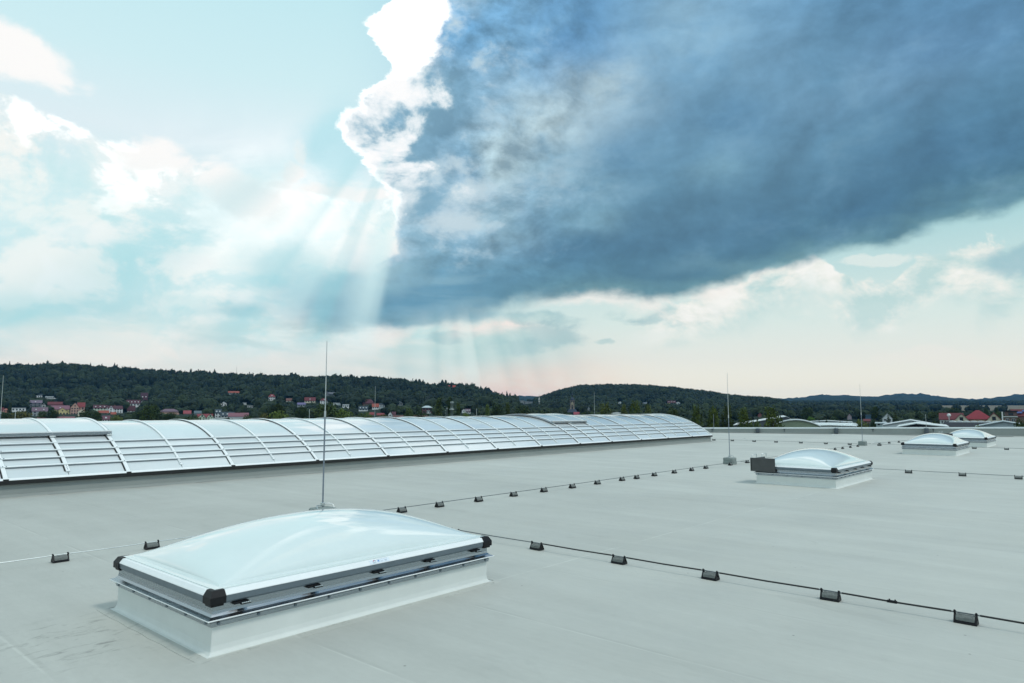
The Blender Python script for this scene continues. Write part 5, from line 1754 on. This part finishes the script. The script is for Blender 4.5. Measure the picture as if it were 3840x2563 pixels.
# small pale spherical tank and site lamp
p = plan(2313, 330)
tag(MB().lathe([(1.0, -9), (1.0, 0.2), (3.6, 0.8), (4.2, 2.0), (3.6, 3.3), (2.0, 4.1), (0.4, 4.3)], 20).build('water_tank', mat('tank_grey', (0.25, 0.28, 0.27), 0.6), None, (p[0], p[1], float(z_for(1557, 330)) - 3.0)),
    'grey rounded tank roof peeping up between two airy trees', 'tank')
p = plan(3557, 175)
t = thing('site_lamp', 'pole with a white lamp head in front of the red-roofed house', 'lamp', (p[0], p[1], -9))
zt = float(z_for(1563, 175)) + 9
MB().tube([(0, 0, 0), (0, 0, zt)], 0.16, 8, 0.10).build('pole', M_STEEL, t)
MB().lathe([(0.25, 0), (0.42, 0.15), (0.42, 0.55), (0.2, 0.75)], 12, (0, 0, zt)).build('lamp_head', M_WINW, t)
MB().box(-0.9, 0.9, -0.06, 0.06, zt - 0.15, zt).build('crossarm', M_STEEL, t)
p = plan(3757, 205)
t = thing('chimney_pipe', 'white vertical pipe at the left corner of the brick building', 'pipe', (p[0], p[1], -9))
MB().tube([(0, 0, 0), (0, 0, float(z_for(1545, 205)) + 9)], 0.16, 8).build('pipe', M_WINW, t)

# two metal chimneys behind the barrel skylight
def chimney(px, width, y_top, d, label, big):
    p = plan(px, d)
    r = width / 2 * d / FOC
    zt = float(z_for(y_top, d)) + 9
    t = thing('metal_chimney', label, 'chimney', (p[0], p[1], -9), math.atan2(p[1], p[0]) - PI / 2, 'metal chimneys behind the barrel skylight')
    m_ = mat('chimney_steel', (0.46, 0.52, 0.51), 0.4, 0.4, var=0.1, scale=2)
    MB().lathe([(r, 0), (r, zt - 0.4), (r * 1.02, zt - 0.4), (r * 1.02, zt)], 18).build('flue', m_, t)
    if big:
        MB().lathe([(r * 1.05, zt - 0.55 * 2.6), (r * 1.6, zt - 1.40), (r * 1.6, zt - 1.28), (r * 1.05, zt - 1.25)], 18).build('collar', m_, t)
        MB().lathe([(r * 1.1, zt - 0.12), (r * 1.25, zt - 0.05), (r * 1.25, zt + 0.05), (r * 1.0, zt + 0.07)], 18).build('rim', m_, t)
        zc = zt - 4.5
        pf = MB().box(r, r + 1.1, -0.5, 0.5, zc - 0.9, zc - 0.82)
        for yy in (-0.5, 0.5):
            for xx in (r + 0.1, r + 1.05):
                pf.tube([(xx, yy, zc - 0.85), (xx, yy, zc + 0.4)], 0.035, 5)
            pf.tube([(r + 0.1, yy, zc + 0.4), (r + 1.05, yy, zc + 0.4)], 0.035, 5)
        pf.build('platform', M_STEEL, t)
        MB().lathe([(0.22, 0), (0.22, 1.3), (0.1, 1.5)], 10, (r + 0.28, 0, zc - 0.8)).build('fan_box', m_, t)
    else:
        b = MB()
        for k in range(7):
            b.tube([(-r, -0.03, zt - 0.5 - k * 0.42), (-r - 0.14, -0.03, zt - 0.5 - k * 0.42), (-r - 0.14, 0.1, zt - 0.62 - k * 0.42), (-r, 0.1, zt - 0.62 - k * 0.42)], 0.04, 5)
        b.build('rung', m_, t)


chimney(1694.5, 11, 1509, 130, 'large pale metal chimney with a side platform', True)
chimney(1676, 7, 1530, 128, 'thin pale metal chimney with climbing rungs, left of the large one', False)

# church
p = plan(2146, 620)
m = 620 / FOC / K0
zb = float(z_for(1562, 620))
ch = thing('church', 'church with a sandstone tower and dark onion dome', 'church', (p[0], p[1], zb), math.atan2(p[1], p[0]) - PI / 2)
f = lambda y: float(z_for(y, 620)) - zb
tw = 8.2 * m
M_SAND, M_SLATE = cmat('wall', (0.30, 0.25, 0.21)), cmat('roof', (0.035, 0.05, 0.075))
MB().box(-tw, tw, 5, 5 + 2 * tw, -4, f(1524)).box(-tw * 0.97, tw * 0.97, 5.08, 5 + 1.97 * tw, f(1524), f(1503.5)).build('tower', M_SAND, ch)
b = MB()
for yy in (1524, 1513, 1503.5):
    b.box(-tw - 0.25, tw + 0.25, 4.75, 5.25 + 2 * tw, f(yy) - 0.2, f(yy) + 0.2)
b.build('cornice', cmat('wall', (0.22, 0.19, 0.17)), ch)
r0 = tw * 1.02
MB().lathe([(r0, 0), (r0 * 1.02, 0.3), (r0 * 1.0, 1.0), (r0 * 0.82, 1.9), (r0 * 0.5, 2.5), (r0 * 0.32, 2.8), (r0 * 0.30, 3.4)], 16, (0, 5 + tw, f(1503))).build('onion_dome', M_SLATE, ch)
z2 = f(1503) + 3.3
MB().lathe([(0.55, 0), (0.55, 1.6), (0.85, 1.7), (0.8, 2.2), (0.3, 2.8), (0.12, 3.2), (0.08, 5.2)], 10, (0, 5 + tw, z2)).build('lantern', M_SLATE, ch)
for yy, hh, ww in ((1508.5, 1.9, 1.1), (1518, 2.3, 1.0), (1530, 3.0, 1.4)):
    for dx in ((-0.9, 0.9) if yy == 1508.5 else (0,)):
        link('window', UNIT, ch, (dx, 4.95, f(yy)), (ww, 1, hh))
MB().lathe([(1.05, 0), (1.05, 0.08)], 18).build('clock_face', cmat('wall', (0.5, 0.45, 0.3)), ch).matrix_basis = __import__('mathutils').Matrix.Translation((0, 4.93, f(1513.5))) @ __import__('mathutils').Matrix.Rotation(PI / 2, 4, 'X')
w_ = 42 * m
b = MB().add([(-w_ / 2, 0, f(1547)), (w_ / 2, 0, f(1547)), (w_ / 2, 16, f(1547)), (-w_ / 2, 16, f(1547)), (-tw * 1.3, 6, f(1533)), (tw * 1.3, 6, f(1533)), (tw * 1.3, 11, f(1533)), (-tw * 1.3, 11, f(1533))],
             [(0, 1, 5, 4), (1, 2, 6, 5), (2, 3, 7, 6), (3, 0, 4, 7), (4, 5, 6, 7)])
b.build('nave_roof', M_SLATE, ch)
MB().box(-w_ / 2 + 0.5, w_ / 2 - 0.5, 0.5, 15.5, -4, f(1547) - 0.02).build('nave_wall', cmat('wall', (0.06, 0.08, 0.11)), ch)
link('window', UNIT, ch, (0, 0.45, f(1553)), (1.2, 1, 2.2)).active_material
CLEAR.append((2120, 2172, 600, 650))
SIGHT.append((2124, 2170, 1562, 1480, 620))
anchor(2146, 620, zb)

# small castle on the ridge
p = plan(1694, 1235)
zb = float(z_for(1458, 1235))
m = 1235 / FOC / K0
ct = thing('hilltop_castle', 'red-roofed castle with a dark pointed tower on the wooded ridge', 'castle', (p[0], p[1], zb), math.atan2(p[1], p[0]) - PI / 2)
f = lambda y: float(z_for(y, 1235)) - zb
b = MB()
gable_walls(b, 26 * m, 9, f(1453), f(1446), True)
b.build('wall', cmat('wall', (0.14, 0.10, 0.10)), ct)
b = MB()
roof_slabs(b, 26 * m, 9, f(1453), f(1446), True)
b.build('roof', cmat('roof', (0.30, 0.06, 0.05)), ct)
MB().box(14 * m, 25 * m, 1, 9, -4, f(1451)).build('wing', cmat('wall', (0.08, 0.09, 0.10)), ct)
MB().lathe([(4.2 * m, -2), (4.2 * m, f(1445)), (4.6 * m, f(1444.5)), (4.4 * m, f(1441)), (2.4 * m, f(1438)), (1.8 * m, f(1437)), (1.8 * m, f(1435.5)), (0.5 * m, f(1433)), (0.2 * m, f(1429))], 14, (-2 * m, -1, 0)).build('tower', cmat('roof', (0.02, 0.026, 0.03)), ct)
CLEAR.append((1676, 1722, 1215, 1245))
SIGHT.append((1680, 1720, 1456, 1430, 1235))
anchor(1694, 1235, zb)
# radio masts
for (px, yt, yb, d, lab, th) in ((2022, 1480, 1524, 900, 'slim radio mast with pale antenna drums left of the church', 1.0), (882, 1373, 1400, 1290, 'thin mast rising above the trees of the left ridge', 0.5)):
    p = plan(px, d)
    zb = float(z_for(yb, d))
    t = thing('radio_mast', lab, 'mast', (p[0], p[1], zb), 0, 'radio masts on the hills')
    zt = float(z_for(yt, d)) - zb
    MB().tube([(0, 0, -4), (0, 0, zt * 0.75), (0, 0, zt)], 0.55 * th, 6, 0.18 * th).build('pole', cmat('wall', (0.35, 0.36, 0.36)), t)
    if th == 1.0:
        for q in (0.35, 0.5, 0.62):
            MB().lathe([(1.1, 0), (1.1, 1.3)], 10, (0, 0, zt * q)).build('antenna_drum', cmat('wall', (0.55, 0.56, 0.55)), t)

# ground disc
b = MB()
n = 64
ring = [(5200 * math.cos(2 * PI * k / n), 5200 * math.sin(2 * PI * k / n), -9.5) for k in range(n)]
b.add([(0, 0, -9.5)] + ring, [(0, k + 1, (k + 1) % n + 1) for k in range(n)])
o = b.build('ground', M_LAND)
o['kind'] = 'structure'
# hills
cols = np.concatenate([np.linspace(-1200, -200, 12), np.linspace(-150, 4000, 260), np.linspace(4100, 5000, 12)])
rows = np.concatenate([np.linspace(90, 500, 10), np.linspace(540, 1600, 46), np.linspace(1650, 4300, 20), np.linspace(4400, 4640, 5)])
PXg, Dg = np.meshgrid(cols, rows)
Zg = terrain(PXg, Dg)
pl_ = plan(PXg, Dg)
nz_ = np.array([mnoise.fractal(Vector((pl_[i, j, 0] * 0.012, pl_[i, j, 1] * 0.012, 0)), 0.8, 2.0, 4) for i in range(len(rows)) for j in range(len(cols))]).reshape(Zg.shape)
Zg = Zg + nz_ * np.interp(Dg, [90, 400, 700, 3000, 4400], [0, 0.2, 1.2, 3.0, 12.0])
tree_jag = rng.uniform(0, 1, Zg.shape) * np.where(Dg > 3500, 9.0, 0.0)
Zg = Zg + tree_jag
V = np.concatenate([pl_, Zg[..., None]], -1).reshape(-1, 3)
nc = len(cols)
I, J = np.meshgrid(np.arange(len(rows) - 1), np.arange(nc - 1), indexing='ij')
q0 = (I * nc + J).ravel()
quads = np.stack([q0, q0 + 1, q0 + nc + 1, q0 + nc], -1)
o = link('hills', fast_mesh('hills', V, quads, M_LAND))
o['kind'] = 'structure'


def field(name, px0, px1, d0, d1, jag=0.0):
    xs, ds = np.linspace(px0, px1, 26), np.linspace(d0, d1, 16)
    X_, D_ = np.meshgrid(xs, ds)
    Z_ = terrain(X_, D_) + 1.6
    p = plan(X_, D_)
    V = np.concatenate([p, Z_[..., None]], -1).reshape(-1, 3)
    I, J = np.meshgrid(np.arange(15), np.arange(25), indexing='ij')
    q = (I * 26 + J).ravel()
    o = link(name, fast_mesh(name, V, np.stack([q, q + 1, q + 27, q + 26], -1), M_FIELD))
    o['kind'] = 'structure'


SIGHT.append((3272, 3424, 1545, 1525, 1190, 0.45))
SIGHT.append((3474, 3850, 1548, 1525, 1130, 0.35))
field('field', 3270, 3425, 1180, 1820)
field('field', 3470, 4100, 1120, 1860)


# ------------------------------------------------------------------ trees
def leaf_cloud(n, place, size, seed, tilt=0.6, tint_f=None):
    """n leaf-clump quads; place(rng, n) gives centres and outward directions"""
    r = np.random.default_rng(seed)
    c, out, tint = place(r, n)
    nrm = out * tilt + r.normal(0, 0.6, (n, 3)) + np.array([0, 0, 0.35])
    nrm /= np.linalg.norm(nrm, axis=1, keepdims=True)
    t = np.cross(nrm, r.normal(0, 1, (n, 3)))
    t /= np.linalg.norm(t, axis=1, keepdims=True)
    u = np.cross(nrm, t)
    s = size * r.uniform(0.55, 1.35, (n, 1))
    asp = r.uniform(0.6, 1.0, (n, 1))
    sk = r.uniform(-0.35, 0.35, (n, 1))
    v = np.stack([c - t * s - u * s * asp, c + t * s * (1 + sk) - u * s * asp * 0.6, c + t * s * 0.8 + u * s * asp, c - t * s * (0.9 - sk) + u * s * asp * 0.8], 1)
    return v.reshape(-1, 3), np.arange(n * 4).reshape(-1, 4), np.repeat(tint, 4)


def lobes_place(lobes, hollow=0.55):
    """lobes: (x, y, z, rx, rz, weight)"""
    L_ = np.array(lobes, float)
    w = L_[:, 5] / L_[:, 5].sum()

    def place(r, n):
        k = r.choice(len(L_), n, p=w)
        d = r.normal(0, 1, (n, 3))
        d /= np.linalg.norm(d, axis=1, keepdims=True)
        rad = hollow + (1.08 - hollow) * r.uniform(0, 1, (n, 1)) ** 0.6
        e = np.stack([L_[k, 3], L_[k, 3], L_[k, 4]], -1)
        c = L_[k, :3] + d * rad * e
        lt = np.random.default_rng(len(L_)).uniform(0.0, 0.55, len(L_))
        tint = np.clip(lt[k] + 0.25 + r.uniform(-0.25, 0.25, n), 0, 1)
        return c, d, tint
    return place


def trunk(h, r0, r1, limbs, seed):
    r = random.Random(seed)
    b = MB()
    pts = [(0.12 * math.sin(i * 1.3 + seed), 0.12 * math.cos(i * 1.7 + seed), h * i / 5) for i in range(6)]
    pts[0] = (0, 0, -0.6)
    b.tube(pts, r0, 7, r1)
    for (x, y, z) in limbs:
        z0 = h * r.uniform(0.3, 0.8)
        b.tube([(0, 0, z0), (x * 0.5, y * 0.5, (z0 + z) / 2), (x * 0.95, y * 0.95, z)], r1 * 0.9, 5, r1 * 0.2)
    return b


PROTO = {}


def proto_tree(kind, seed, lobes, n, size, h, r0, hollow=0.5, limbs=True):
    v, f, t = leaf_cloud(n, lobes_place(lobes, hollow), size, seed)
    cm = fast_mesh('crown', v, f, M_LEAF, {'tint': t})
    tm = trunk(h, r0, r0 * 0.35, [l[:3] for l in lobes[:7]] if limbs else [], seed).mesh('trunk')
    tm.materials.append(M_BARK)
    PROTO.setdefault(kind, []).append((cm, tm))


rr = random.Random(5)


def ball_lobes(n, R, z0, z1, r, rz, prof=None):
    out = []
    for i in range(n):
        a = i * 2.399 + rr.uniform(-0.4, 0.4)
        q = (i + 0.5) / n
        z = z0 + (z1 - z0) * q
        w = prof(q) if prof else math.sin(PI * min(0.97, 0.12 + q * 0.82)) ** 0.7
        rad = R * w * rr.uniform(0.55, 1.0)
        k = rr.uniform(0.75, 1.25)
        out.append((rad * math.cos(a), rad * math.sin(a), z, r * k, rz * k, k * k))
    return out


# unit trees: 10 m tall
for s in (1, 2, 3):
    proto_tree('broad', s, ball_lobes(22, 2.9, 2.4, 8.6, 1.55, 1.25), 2600, 0.20, 7.0, 0.25)
for s in (4, 5):
    proto_tree('poplar', s, ball_lobes(16, 0.75, 1.2, 9.2, 0.85, 1.1, lambda q: math.sin(PI * min(0.95, 0.15 + q * 0.8)) ** 0.8), 1700, 0.17, 9.0, 0.18, 0.3, False)
for s in (6, 7):
    proto_tree('loose', s, ball_lobes(26, 2.3, 1.6, 9.0, 0.95, 1.0), 2300, 0.15, 8.2, 0.16, 0.2)
for s in (8,):
    proto_tree('bush', s, ball_lobes(16, 3.4, 1.2, 5.6, 1.9, 1.4), 1700, 0.24, 3.5, 0.2)


def spruce_lobes():
    out = []
    for k in range(9):
        z = 1.2 + k * 0.95
        R = 2.1 * (1 - k / 9.6)
        m = max(3, 7 - k // 2)
        for i in range(m):
            a = i * 2 * PI / m + k * 0.7
            out.append((R * 0.62 * math.cos(a), R * 0.62 * math.sin(a), z - 0.15 * R, max(0.28, R * 0.42), 0.42, max(0.2, R)))
    return out


proto_tree('spruce', 9, spruce_lobes(), 1600, 0.17, 9.4, 0.16, 0.2, False)


def make_tree(kind, px, y_top, width, d, label, tint=(1, 1, 1), y_base=None, idx=[0]):
    """tree whose crown is width pixels wide with its tip at pixel (px, y_top), at distance d"""
    idx[0] += 1
    z0 = float(terrain(px, d)) if y_base is None else float(z_for(y_base, d))
    zt = float(z_for(y_top, d))
    h = max(3.0, zt - z0)
    wm = width * d / FOC
    uw = {'broad': 8.2, 'poplar': 2.9, 'loose': 6.2, 'bush': 9.6, 'spruce': 4.0}[kind]
    uh = {'broad': 9.9, 'poplar': 10.2, 'loose': 9.9, 'bush': 7.2, 'spruce': 9.3}[kind]
    cm, tm = PROTO[kind][idx[0] % len(PROTO[kind])]
    p = plan(px, d)
    nm = {'broad': 'broadleaf_tree', 'poplar': 'poplar_tree', 'loose': 'young_tree', 'bush': 'bush', 'spruce': 'spruce_tree'}[kind]
    t = thing(nm, label, 'bush' if kind == 'bush' else 'tree', (p[0], p[1], z0), idx[0] * 1.3, {'poplar': 'poplars near the chimneys', 'spruce': 'spruces between the halls'}.get(kind, 'trees beyond the roof'))
    sc = (wm / uw, wm / uw, h / uh)
    c = link('crown', cm, t, None, sc)
    c.color = (*tint, 1)
    link('trunk', tm, t, None, sc)
    return t


DK, MD, LT, OL, BR = (0.45, 0.55, 0.55), (0.75, 0.85, 0.75), (1.15, 1.25, 0.8), (1.0, 0.95, 0.7), (0.9, 0.7, 0.6)
for args in [
    # behind the barrel skylight, left to right
    ('spruce', 37, 1508, 22, 560, 'dark narrow conifer between the pink house and the white bungalow', DK),
    ('broad', 18, 1546, 60, 330, 'dark round tree at the lower left corner of the town', DK),
    ('bush', 84, 1539, 90, 330, 'brownish green bushy tree in front of the white bungalow', BR),
    ('broad', 160, 1540, 38, 420, 'small green tree in front of the lilac-roofed grey house', MD),
    ('broad', 200, 1536, 46, 420, 'dark tree between the grey lilac-roofed and the yellow gabled house', DK),
    ('broad', 322, 1536, 64, 330, 'dark tree in front of the small cream gable', DK),
    ('broad', 365, 1540, 50, 320, 'dark tree below the pale green house', DK),
    ('bush', 438, 1553, 58, 260, 'low olive bush in front of the white house with maroon roof', OL),
    ('broad', 566, 1511, 82, 330, 'big dark round tree below the large maroon-roofed house', (0.55, 0.65, 0.5)),
    ('broad', 520, 1540, 52, 330, 'dark tree left of the big round tree, below maroon roofs', DK),
    ('broad', 640, 1544, 60, 330, 'dark tree in front of the long lilac roof', DK),
    ('bush', 720, 1556, 90, 300, 'low dark bush left of the twin gabled red-roofed house', DK),
    ('bush', 930, 1553, 56, 280, 'dark bush at the right end of the pinkish roofs', DK),
    ('broad', 1040, 1508, 70, 330, 'nearly black tall tree left of the near lightning rod', (0.3, 0.38, 0.36)),
    ('bush', 1046, 1538, 100, 240, 'light green wide bush above the barrel skylight, left of the near rod', LT),
    ('bush', 990, 1546, 60, 260, 'brownish bush at the left of the light green wide bush', BR),
    ('broad', 1130, 1520, 60, 330, 'dark tree just left of the near lightning rod', DK),
    ('broad', 1224, 1504, 110, 280, 'large mid-green tree just right of the near lightning rod', MD),
    ('bush', 1290, 1532, 90, 270, 'yellowish green bush right of the large tree by the near rod', LT),
    ('spruce', 1318, 1509, 20, 500, 'dark spire-shaped conifer beside the white flat bungalow', DK),
    ('bush', 1370, 1543, 80, 280, 'green bush below the slate-roofed white house', MD),
    ('bush', 1440, 1552, 60, 280, 'brownish bush below the small red roofs', BR),
    ('bush', 1535, 1528, 50, 340, 'green tree left of the house with the wide pale roof', MD),
    ('bush', 1580, 1540, 70, 300, 'dark bush below the house with the wide pale roof', DK),
    ('poplar', 1646, 1484, 31, 300, 'tall broad poplar left of the two chimneys', (0.62, 0.68, 0.5)),
    ('poplar', 1685, 1481, 28, 330, 'dark tall poplar behind the two chimneys', DK),
    ('poplar', 1718, 1505, 20, 300, 'slim poplar just right of the large chimney', (0.65, 0.7, 0.5)),
    ('bush', 1748, 1545, 50, 280, 'light green bush in front of the white house with purple roof', LT),
    ('poplar', 1828, 1513, 21, 280, 'light green slender poplar right of the short rod', LT),
    ('broad', 1863, 1508, 56, 330, 'dark broad tree between two slender poplars', DK),
    ('poplar', 1903, 1505, 22, 320, 'dark slender poplar left of the raised flap', (0.6, 0.65, 0.5)),
    ('broad', 1960, 1516, 80, 340, 'wide dark tree right of the slender poplars', DK),
    ('bush', 2040, 1540, 80, 300, 'dark bushy tree left of the church', DK),
    ('bush', 2190, 1545, 42, 300, 'dark round bush right of the red roof by the church', (0.5, 0.6, 0.4)),
    ('loose', 2270, 1503, 72, 190, 'airy speckled olive tree right of the thin rod behind the barrel', OL),
    ('loose', 2338, 1510, 44, 200, 'narrow olive tree left of the tallest airy tree', OL),
    ('loose', 2380, 1494, 58, 180, 'tallest airy speckled tree right of the church', (0.95, 0.98, 0.65)),
    ('loose', 2430, 1513, 50, 190, 'airy tree right of the tallest speckled tree', OL),
    ('broad', 2522, 1522, 62, 200, 'dark tree above the rounded end of the barrel skylight', (0.5, 0.55, 0.4)),
    # behind the parapet
    ('loose', 2612, 1511, 60, 130, 'tall tree directly right of the barrel skylight end', (0.72, 0.78, 0.5)),
    ('loose', 2672, 1513, 62, 128, 'tall tree behind the thin bent parapet rod', (0.8, 0.85, 0.5)),
    ('loose', 2725, 1512, 58, 130, 'dark tall tree behind the middle lightning rod', (0.5, 0.56, 0.42)),
    ('loose', 2790, 1520, 74, 126, 'leafy tree just right of the middle lightning rod', (0.85, 0.9, 0.55)),
    ('loose', 2898, 1518, 96, 122, 'broad leafy tree in front of the striped hall gable', (0.9, 0.95, 0.6)),
    ('bush', 2830, 1572, 80, 118, 'low foliage in front of the dark hall wall', MD),
    ('broad', 3026, 1524, 46, 420, 'dark round tree behind the arched pale green hall', DK),
    ('bush', 3040, 1562, 48, 330, 'bright green round bush above the long low hall', (0.9, 1.35, 0.6)),
    ('spruce', 3070, 1570, 24, 210, 'leftmost dark spruce in front of the long low hall', DK),
    ('spruce', 3097, 1564, 24, 210, 'second dark spruce in front of the long low hall', DK),
    ('spruce', 3148, 1570, 20, 210, 'spruce right of the dark window of the low hall', DK),
    ('spruce', 3174, 1572, 18, 210, 'rightmost small spruce in front of the low hall', DK),
    ('bush', 3228, 1572, 80, 170, 'olive round bush at the foot of the far lightning rod', OL),
    ('broad', 3272, 1566, 26, 190, 'dark small tree right of the far lightning rod', DK),
    ('poplar', 3281, 1522, 26, 420, 'tall dark oval tree between the field and the blue hut', (0.55, 0.65, 0.45)),
    ('spruce', 3329, 1556, 26, 250, 'spruce in front of the white gabled house', DK),
    ('spruce', 3356, 1543, 30, 280, 'tall dark spruce right of the white gabled house', DK),
    ('broad', 3430, 1538, 60, 420, 'dark tree clump left of the white low-pitched hall roof', DK),
    ('broad', 3516, 1540, 76, 330, 'dark broad tree left of the red-roofed house', (0.55, 0.6, 0.45)),
    ('broad', 3574, 1526, 64, 420, 'dark dense tree behind the left wing of the red-roofed house', DK),
    ('bush', 3500, 1580, 56, 150, 'yellowish bush beside the rod with the outlet box', OL),
    ('broad', 3696, 1526, 18, 430, 'small dark tree in the field behind the red hipped roof', DK),
    ('broad', 3737, 1526, 16, 430, 'small dark tree in the field left of the brick building', DK),
    ('broad', 3744, 1540, 40, 330, 'green tree between the red-roofed house and the brick building', MD),
    ('bush', 3655, 1591, 60, 118, 'green bush in front of the black hall roof', LT),
    ('broad', 3822, 1562, 70, 112, 'dark tree at the right edge in front of the brick building', (0.6, 0.68, 0.5)),
]:
    make_tree(*args)

# ------------------------------------------------------------------ woodland, town gardens and hedges: the mass of crowns
def crown_proto(seed, conifer=False):
    r = np.random.default_rng(seed)
    bm = bmesh.new()
    bmesh.ops.create_icosphere(bm, subdivisions=2, radius=1.0)
    v = np.array([q.co for q in bm.verts])
    f = np.array([[q.index for q in fc.verts] for fc in bm.faces])
    bm.free()
    k = np.array([mnoise.noise(Vector(q * 1.7) + Vector((seed * 7.1, 0, 0))) for q in v])
    k2 = np.array([mnoise.noise(Vector(q * 4.0) + Vector((0, seed * 3.3, 0))) for q in v])
    v = v * (0.80 + 0.34 * k + 0.16 * k2)[:, None]
    if conifer:
        v[:, :2] *= np.clip(0.95 - 0.62 * v[:, 2:3], 0.1, 1.6) * 0.62
    n = 26
    d = r.normal(0, 1, (n, 3))
    d[:, 2] = d[:, 2] * 0.9 + 0.25
    d /= np.linalg.norm(d, axis=1, keepdims=True)
    c = d * r.uniform(0.78, 1.06, (n, 1))
    if conifer:
        c[:, :2] *= np.clip(0.95 - 0.62 * c[:, 2:3], 0.1, 1.6) * 0.62
    t = np.cross(d + r.normal(0, 0.5, (n, 3)), r.normal(0, 1, (n, 3)))
    t /= np.linalg.norm(t, axis=1, keepdims=True)
    u = np.cross(d, t)
    s = r.uniform(0.12, 0.26, (n, 1))
    q = np.stack([c - t * s, c + u * s * 1.2, c + t * s], 1).reshape(-1, 3)
    vv = np.concatenate([v, q])
    ff = np.concatenate([f, len(v) + np.arange(n * 3).reshape(-1, 3)])
    tint = np.concatenate([0.35 + 0.5 * k + 0.15 * r.uniform(-1, 1, len(v)), np.repeat(r.uniform(0.2, 0.9, n), 3)])
    return vv, ff, tint


CP = [crown_proto(s) for s in range(5)] + [crown_proto(9, True)]


def scatter(name, px, d, rad, hh, seed, tint_shift=0.0, conifer=0.05):
    """merge crowns at pixel columns px and distances d into one mass"""
    r = np.random.default_rng(seed)
    keep = np.ones(len(px), bool)
    for (a, b_, c, e) in CLEAR:
        keep &= ~((px > a) & (px < b_) & (d > c) & (d < e))
    yt = y_of(terrain(px, d) + hh, d)
    hp = rad / d * FOC * 0.9
    for (x0, x1, yb, yr, dh_, *some) in SIGHT:
        keep &= (r.uniform(0, 1, len(px)) < (some[0] if some else 0.0)) | ~((px + hp > x0 + 1) & (px - hp < x1 - 1) & (d < dh_) & (yt < yb - 0.22 * (yb - yr)))
    px, d, rad, hh = px[keep], d[keep], rad[keep], hh[keep]
    rad = rad * np.exp(r.normal(0, 0.24, len(rad)))
    p = plan(px, d)
    z = terrain(px, d)
    kind = r.integers(0, 5, len(px))
    kind[r.uniform(0, 1, len(px)) < conifer] = 5
    VV, FF, TT = [], [], []
    off = 0
    for k in range(6):
        s = np.where(kind == k)[0]
        if len(s) == 0:
            continue
        v, f, t = CP[k]
        a = r.uniform(0, 2 * PI, len(s))
        ca, sa_ = np.cos(a)[:, None], np.sin(a)[:, None]
        X_ = (v[None, :, 0] * ca - v[None, :, 1] * sa_) * rad[s][:, None] + p[s][:, 0:1]
        Y_ = (v[None, :, 0] * sa_ + v[None, :, 1] * ca) * rad[s][:, None] + p[s][:, 1:2]
        Z_ = (v[None, :, 2] * hh[s][:, None] * 0.55) + (z[s] + hh[s] * 0.55)[:, None]
        VV.append(np.stack([X_, Y_, Z_], -1).reshape(-1, 3))
        FF.append((f[None] + (np.arange(len(s)) * len(v))[:, None, None] + off).reshape(-1, 3))
        patch = np.array([mnoise.fractal(Vector((q[0] * 0.011, q[1] * 0.011, 3.0)), 1.0, 2.0, 3) for q in p[s]])
        base_t = r.normal(0.0, 0.17, len(s)) + tint_shift + 0.42 * patch
        TT.append(np.clip(t[None] + base_t[:, None], 0, 1).ravel())
        off += len(s) * len(v)
    o = link(name, fast_mesh(name, np.concatenate(VV), np.concatenate(FF), M_WOOD, {'tint': np.concatenate(TT)}))
    o['kind'] = 'stuff'
    return o, len(px)


def area_sample(r, n, p0, p1, d0, d1):
    return r.uniform(p0, p1, n), np.sqrt(r.uniform(d0 * d0, d1 * d1, n))


r = np.random.default_rng(11)
px, d = area_sample(r, 7600, -260, 1960, 690, 1290)
o, n1 = scatter('woodland', px, d, r.uniform(3.2, 6.8, len(px)) * np.interp(d, [700, 950, 1200], [1.35, 1.15, 0.95]), r.uniform(7.0, 13.5, len(px)) + np.where(r.uniform(0, 1, len(px)) < 0.07, 4.5, 0), 1, -0.05, 0.16)
tag(o, 'dark wooded hill rising behind the town on the left', 'woodland')
px, d = area_sample(r, 4200, 1930, 2960, 800, 1540)
o, n2 = scatter('woodland', px, d, r.uniform(4.0, 7.0, len(px)), r.uniform(8, 13, len(px)), 2, -0.08)
tag(o, 'wooded rounded hill behind the church on the right', 'woodland')
px, d = area_sample(r, 3800, 2850, 4050, 850, 2700)
f_ = ((px > 3270) & (px < 3425) & (d > 1120) & (d < 1850)) | ((px > 3470) & (d > 1060) & (d < 1880))
px, d = px[~f_], d[~f_]
o, n3 = scatter('woodland', px, d, r.uniform(4, 8, len(px)), r.uniform(8, 14, len(px)), 3, -0.1)
tag(o, 'flat dark woods and hedges below the far blue ridges', 'woodland')
px, d = area_sample(r, 2300, -260, 4050, 300, 760)
keep = ~((px > 2980) & (d < 420) & (r.uniform(0, 1, len(px)) < 0.6))
px, d = px[keep], d[keep]
o, n4 = scatter('garden_trees', px, d, r.uniform(2.6, 4.8, len(px)), r.uniform(4.0, 8.0, len(px)) + np.interp(d, [300, 500], [-1.0, 0.5]), 4, 0.08)
tag(o, 'mixed green garden trees filling the town below the hills', 'trees')
print('crowns', n1, n2, n3, n4)

# ------------------------------------------------------------------ haze: thin air that fades the far ridges
hz = MB().box(-5300, 6200, -5300, 6200, -11.0, 150.0).mesh('haze')
hm = bpy.data.materials.new('haze_air')
hm.use_nodes = True
hn = hm.node_tree
hn.nodes.clear()
pv = hn.nodes.new('ShaderNodeVolumePrincipled')
pv.inputs['Color'].default_value = (0.16, 0.50, 1.0, 1)
pv.inputs['Density'].default_value = HAZE
pv.inputs['Anisotropy'].default_value = 0.2
ho = hn.nodes.new('ShaderNodeOutputMaterial')
hn.links.new(pv.outputs[0], ho.inputs['Volume'])
hz.materials.append(hm)
o = link('haze', hz)
o['kind'] = 'stuff'
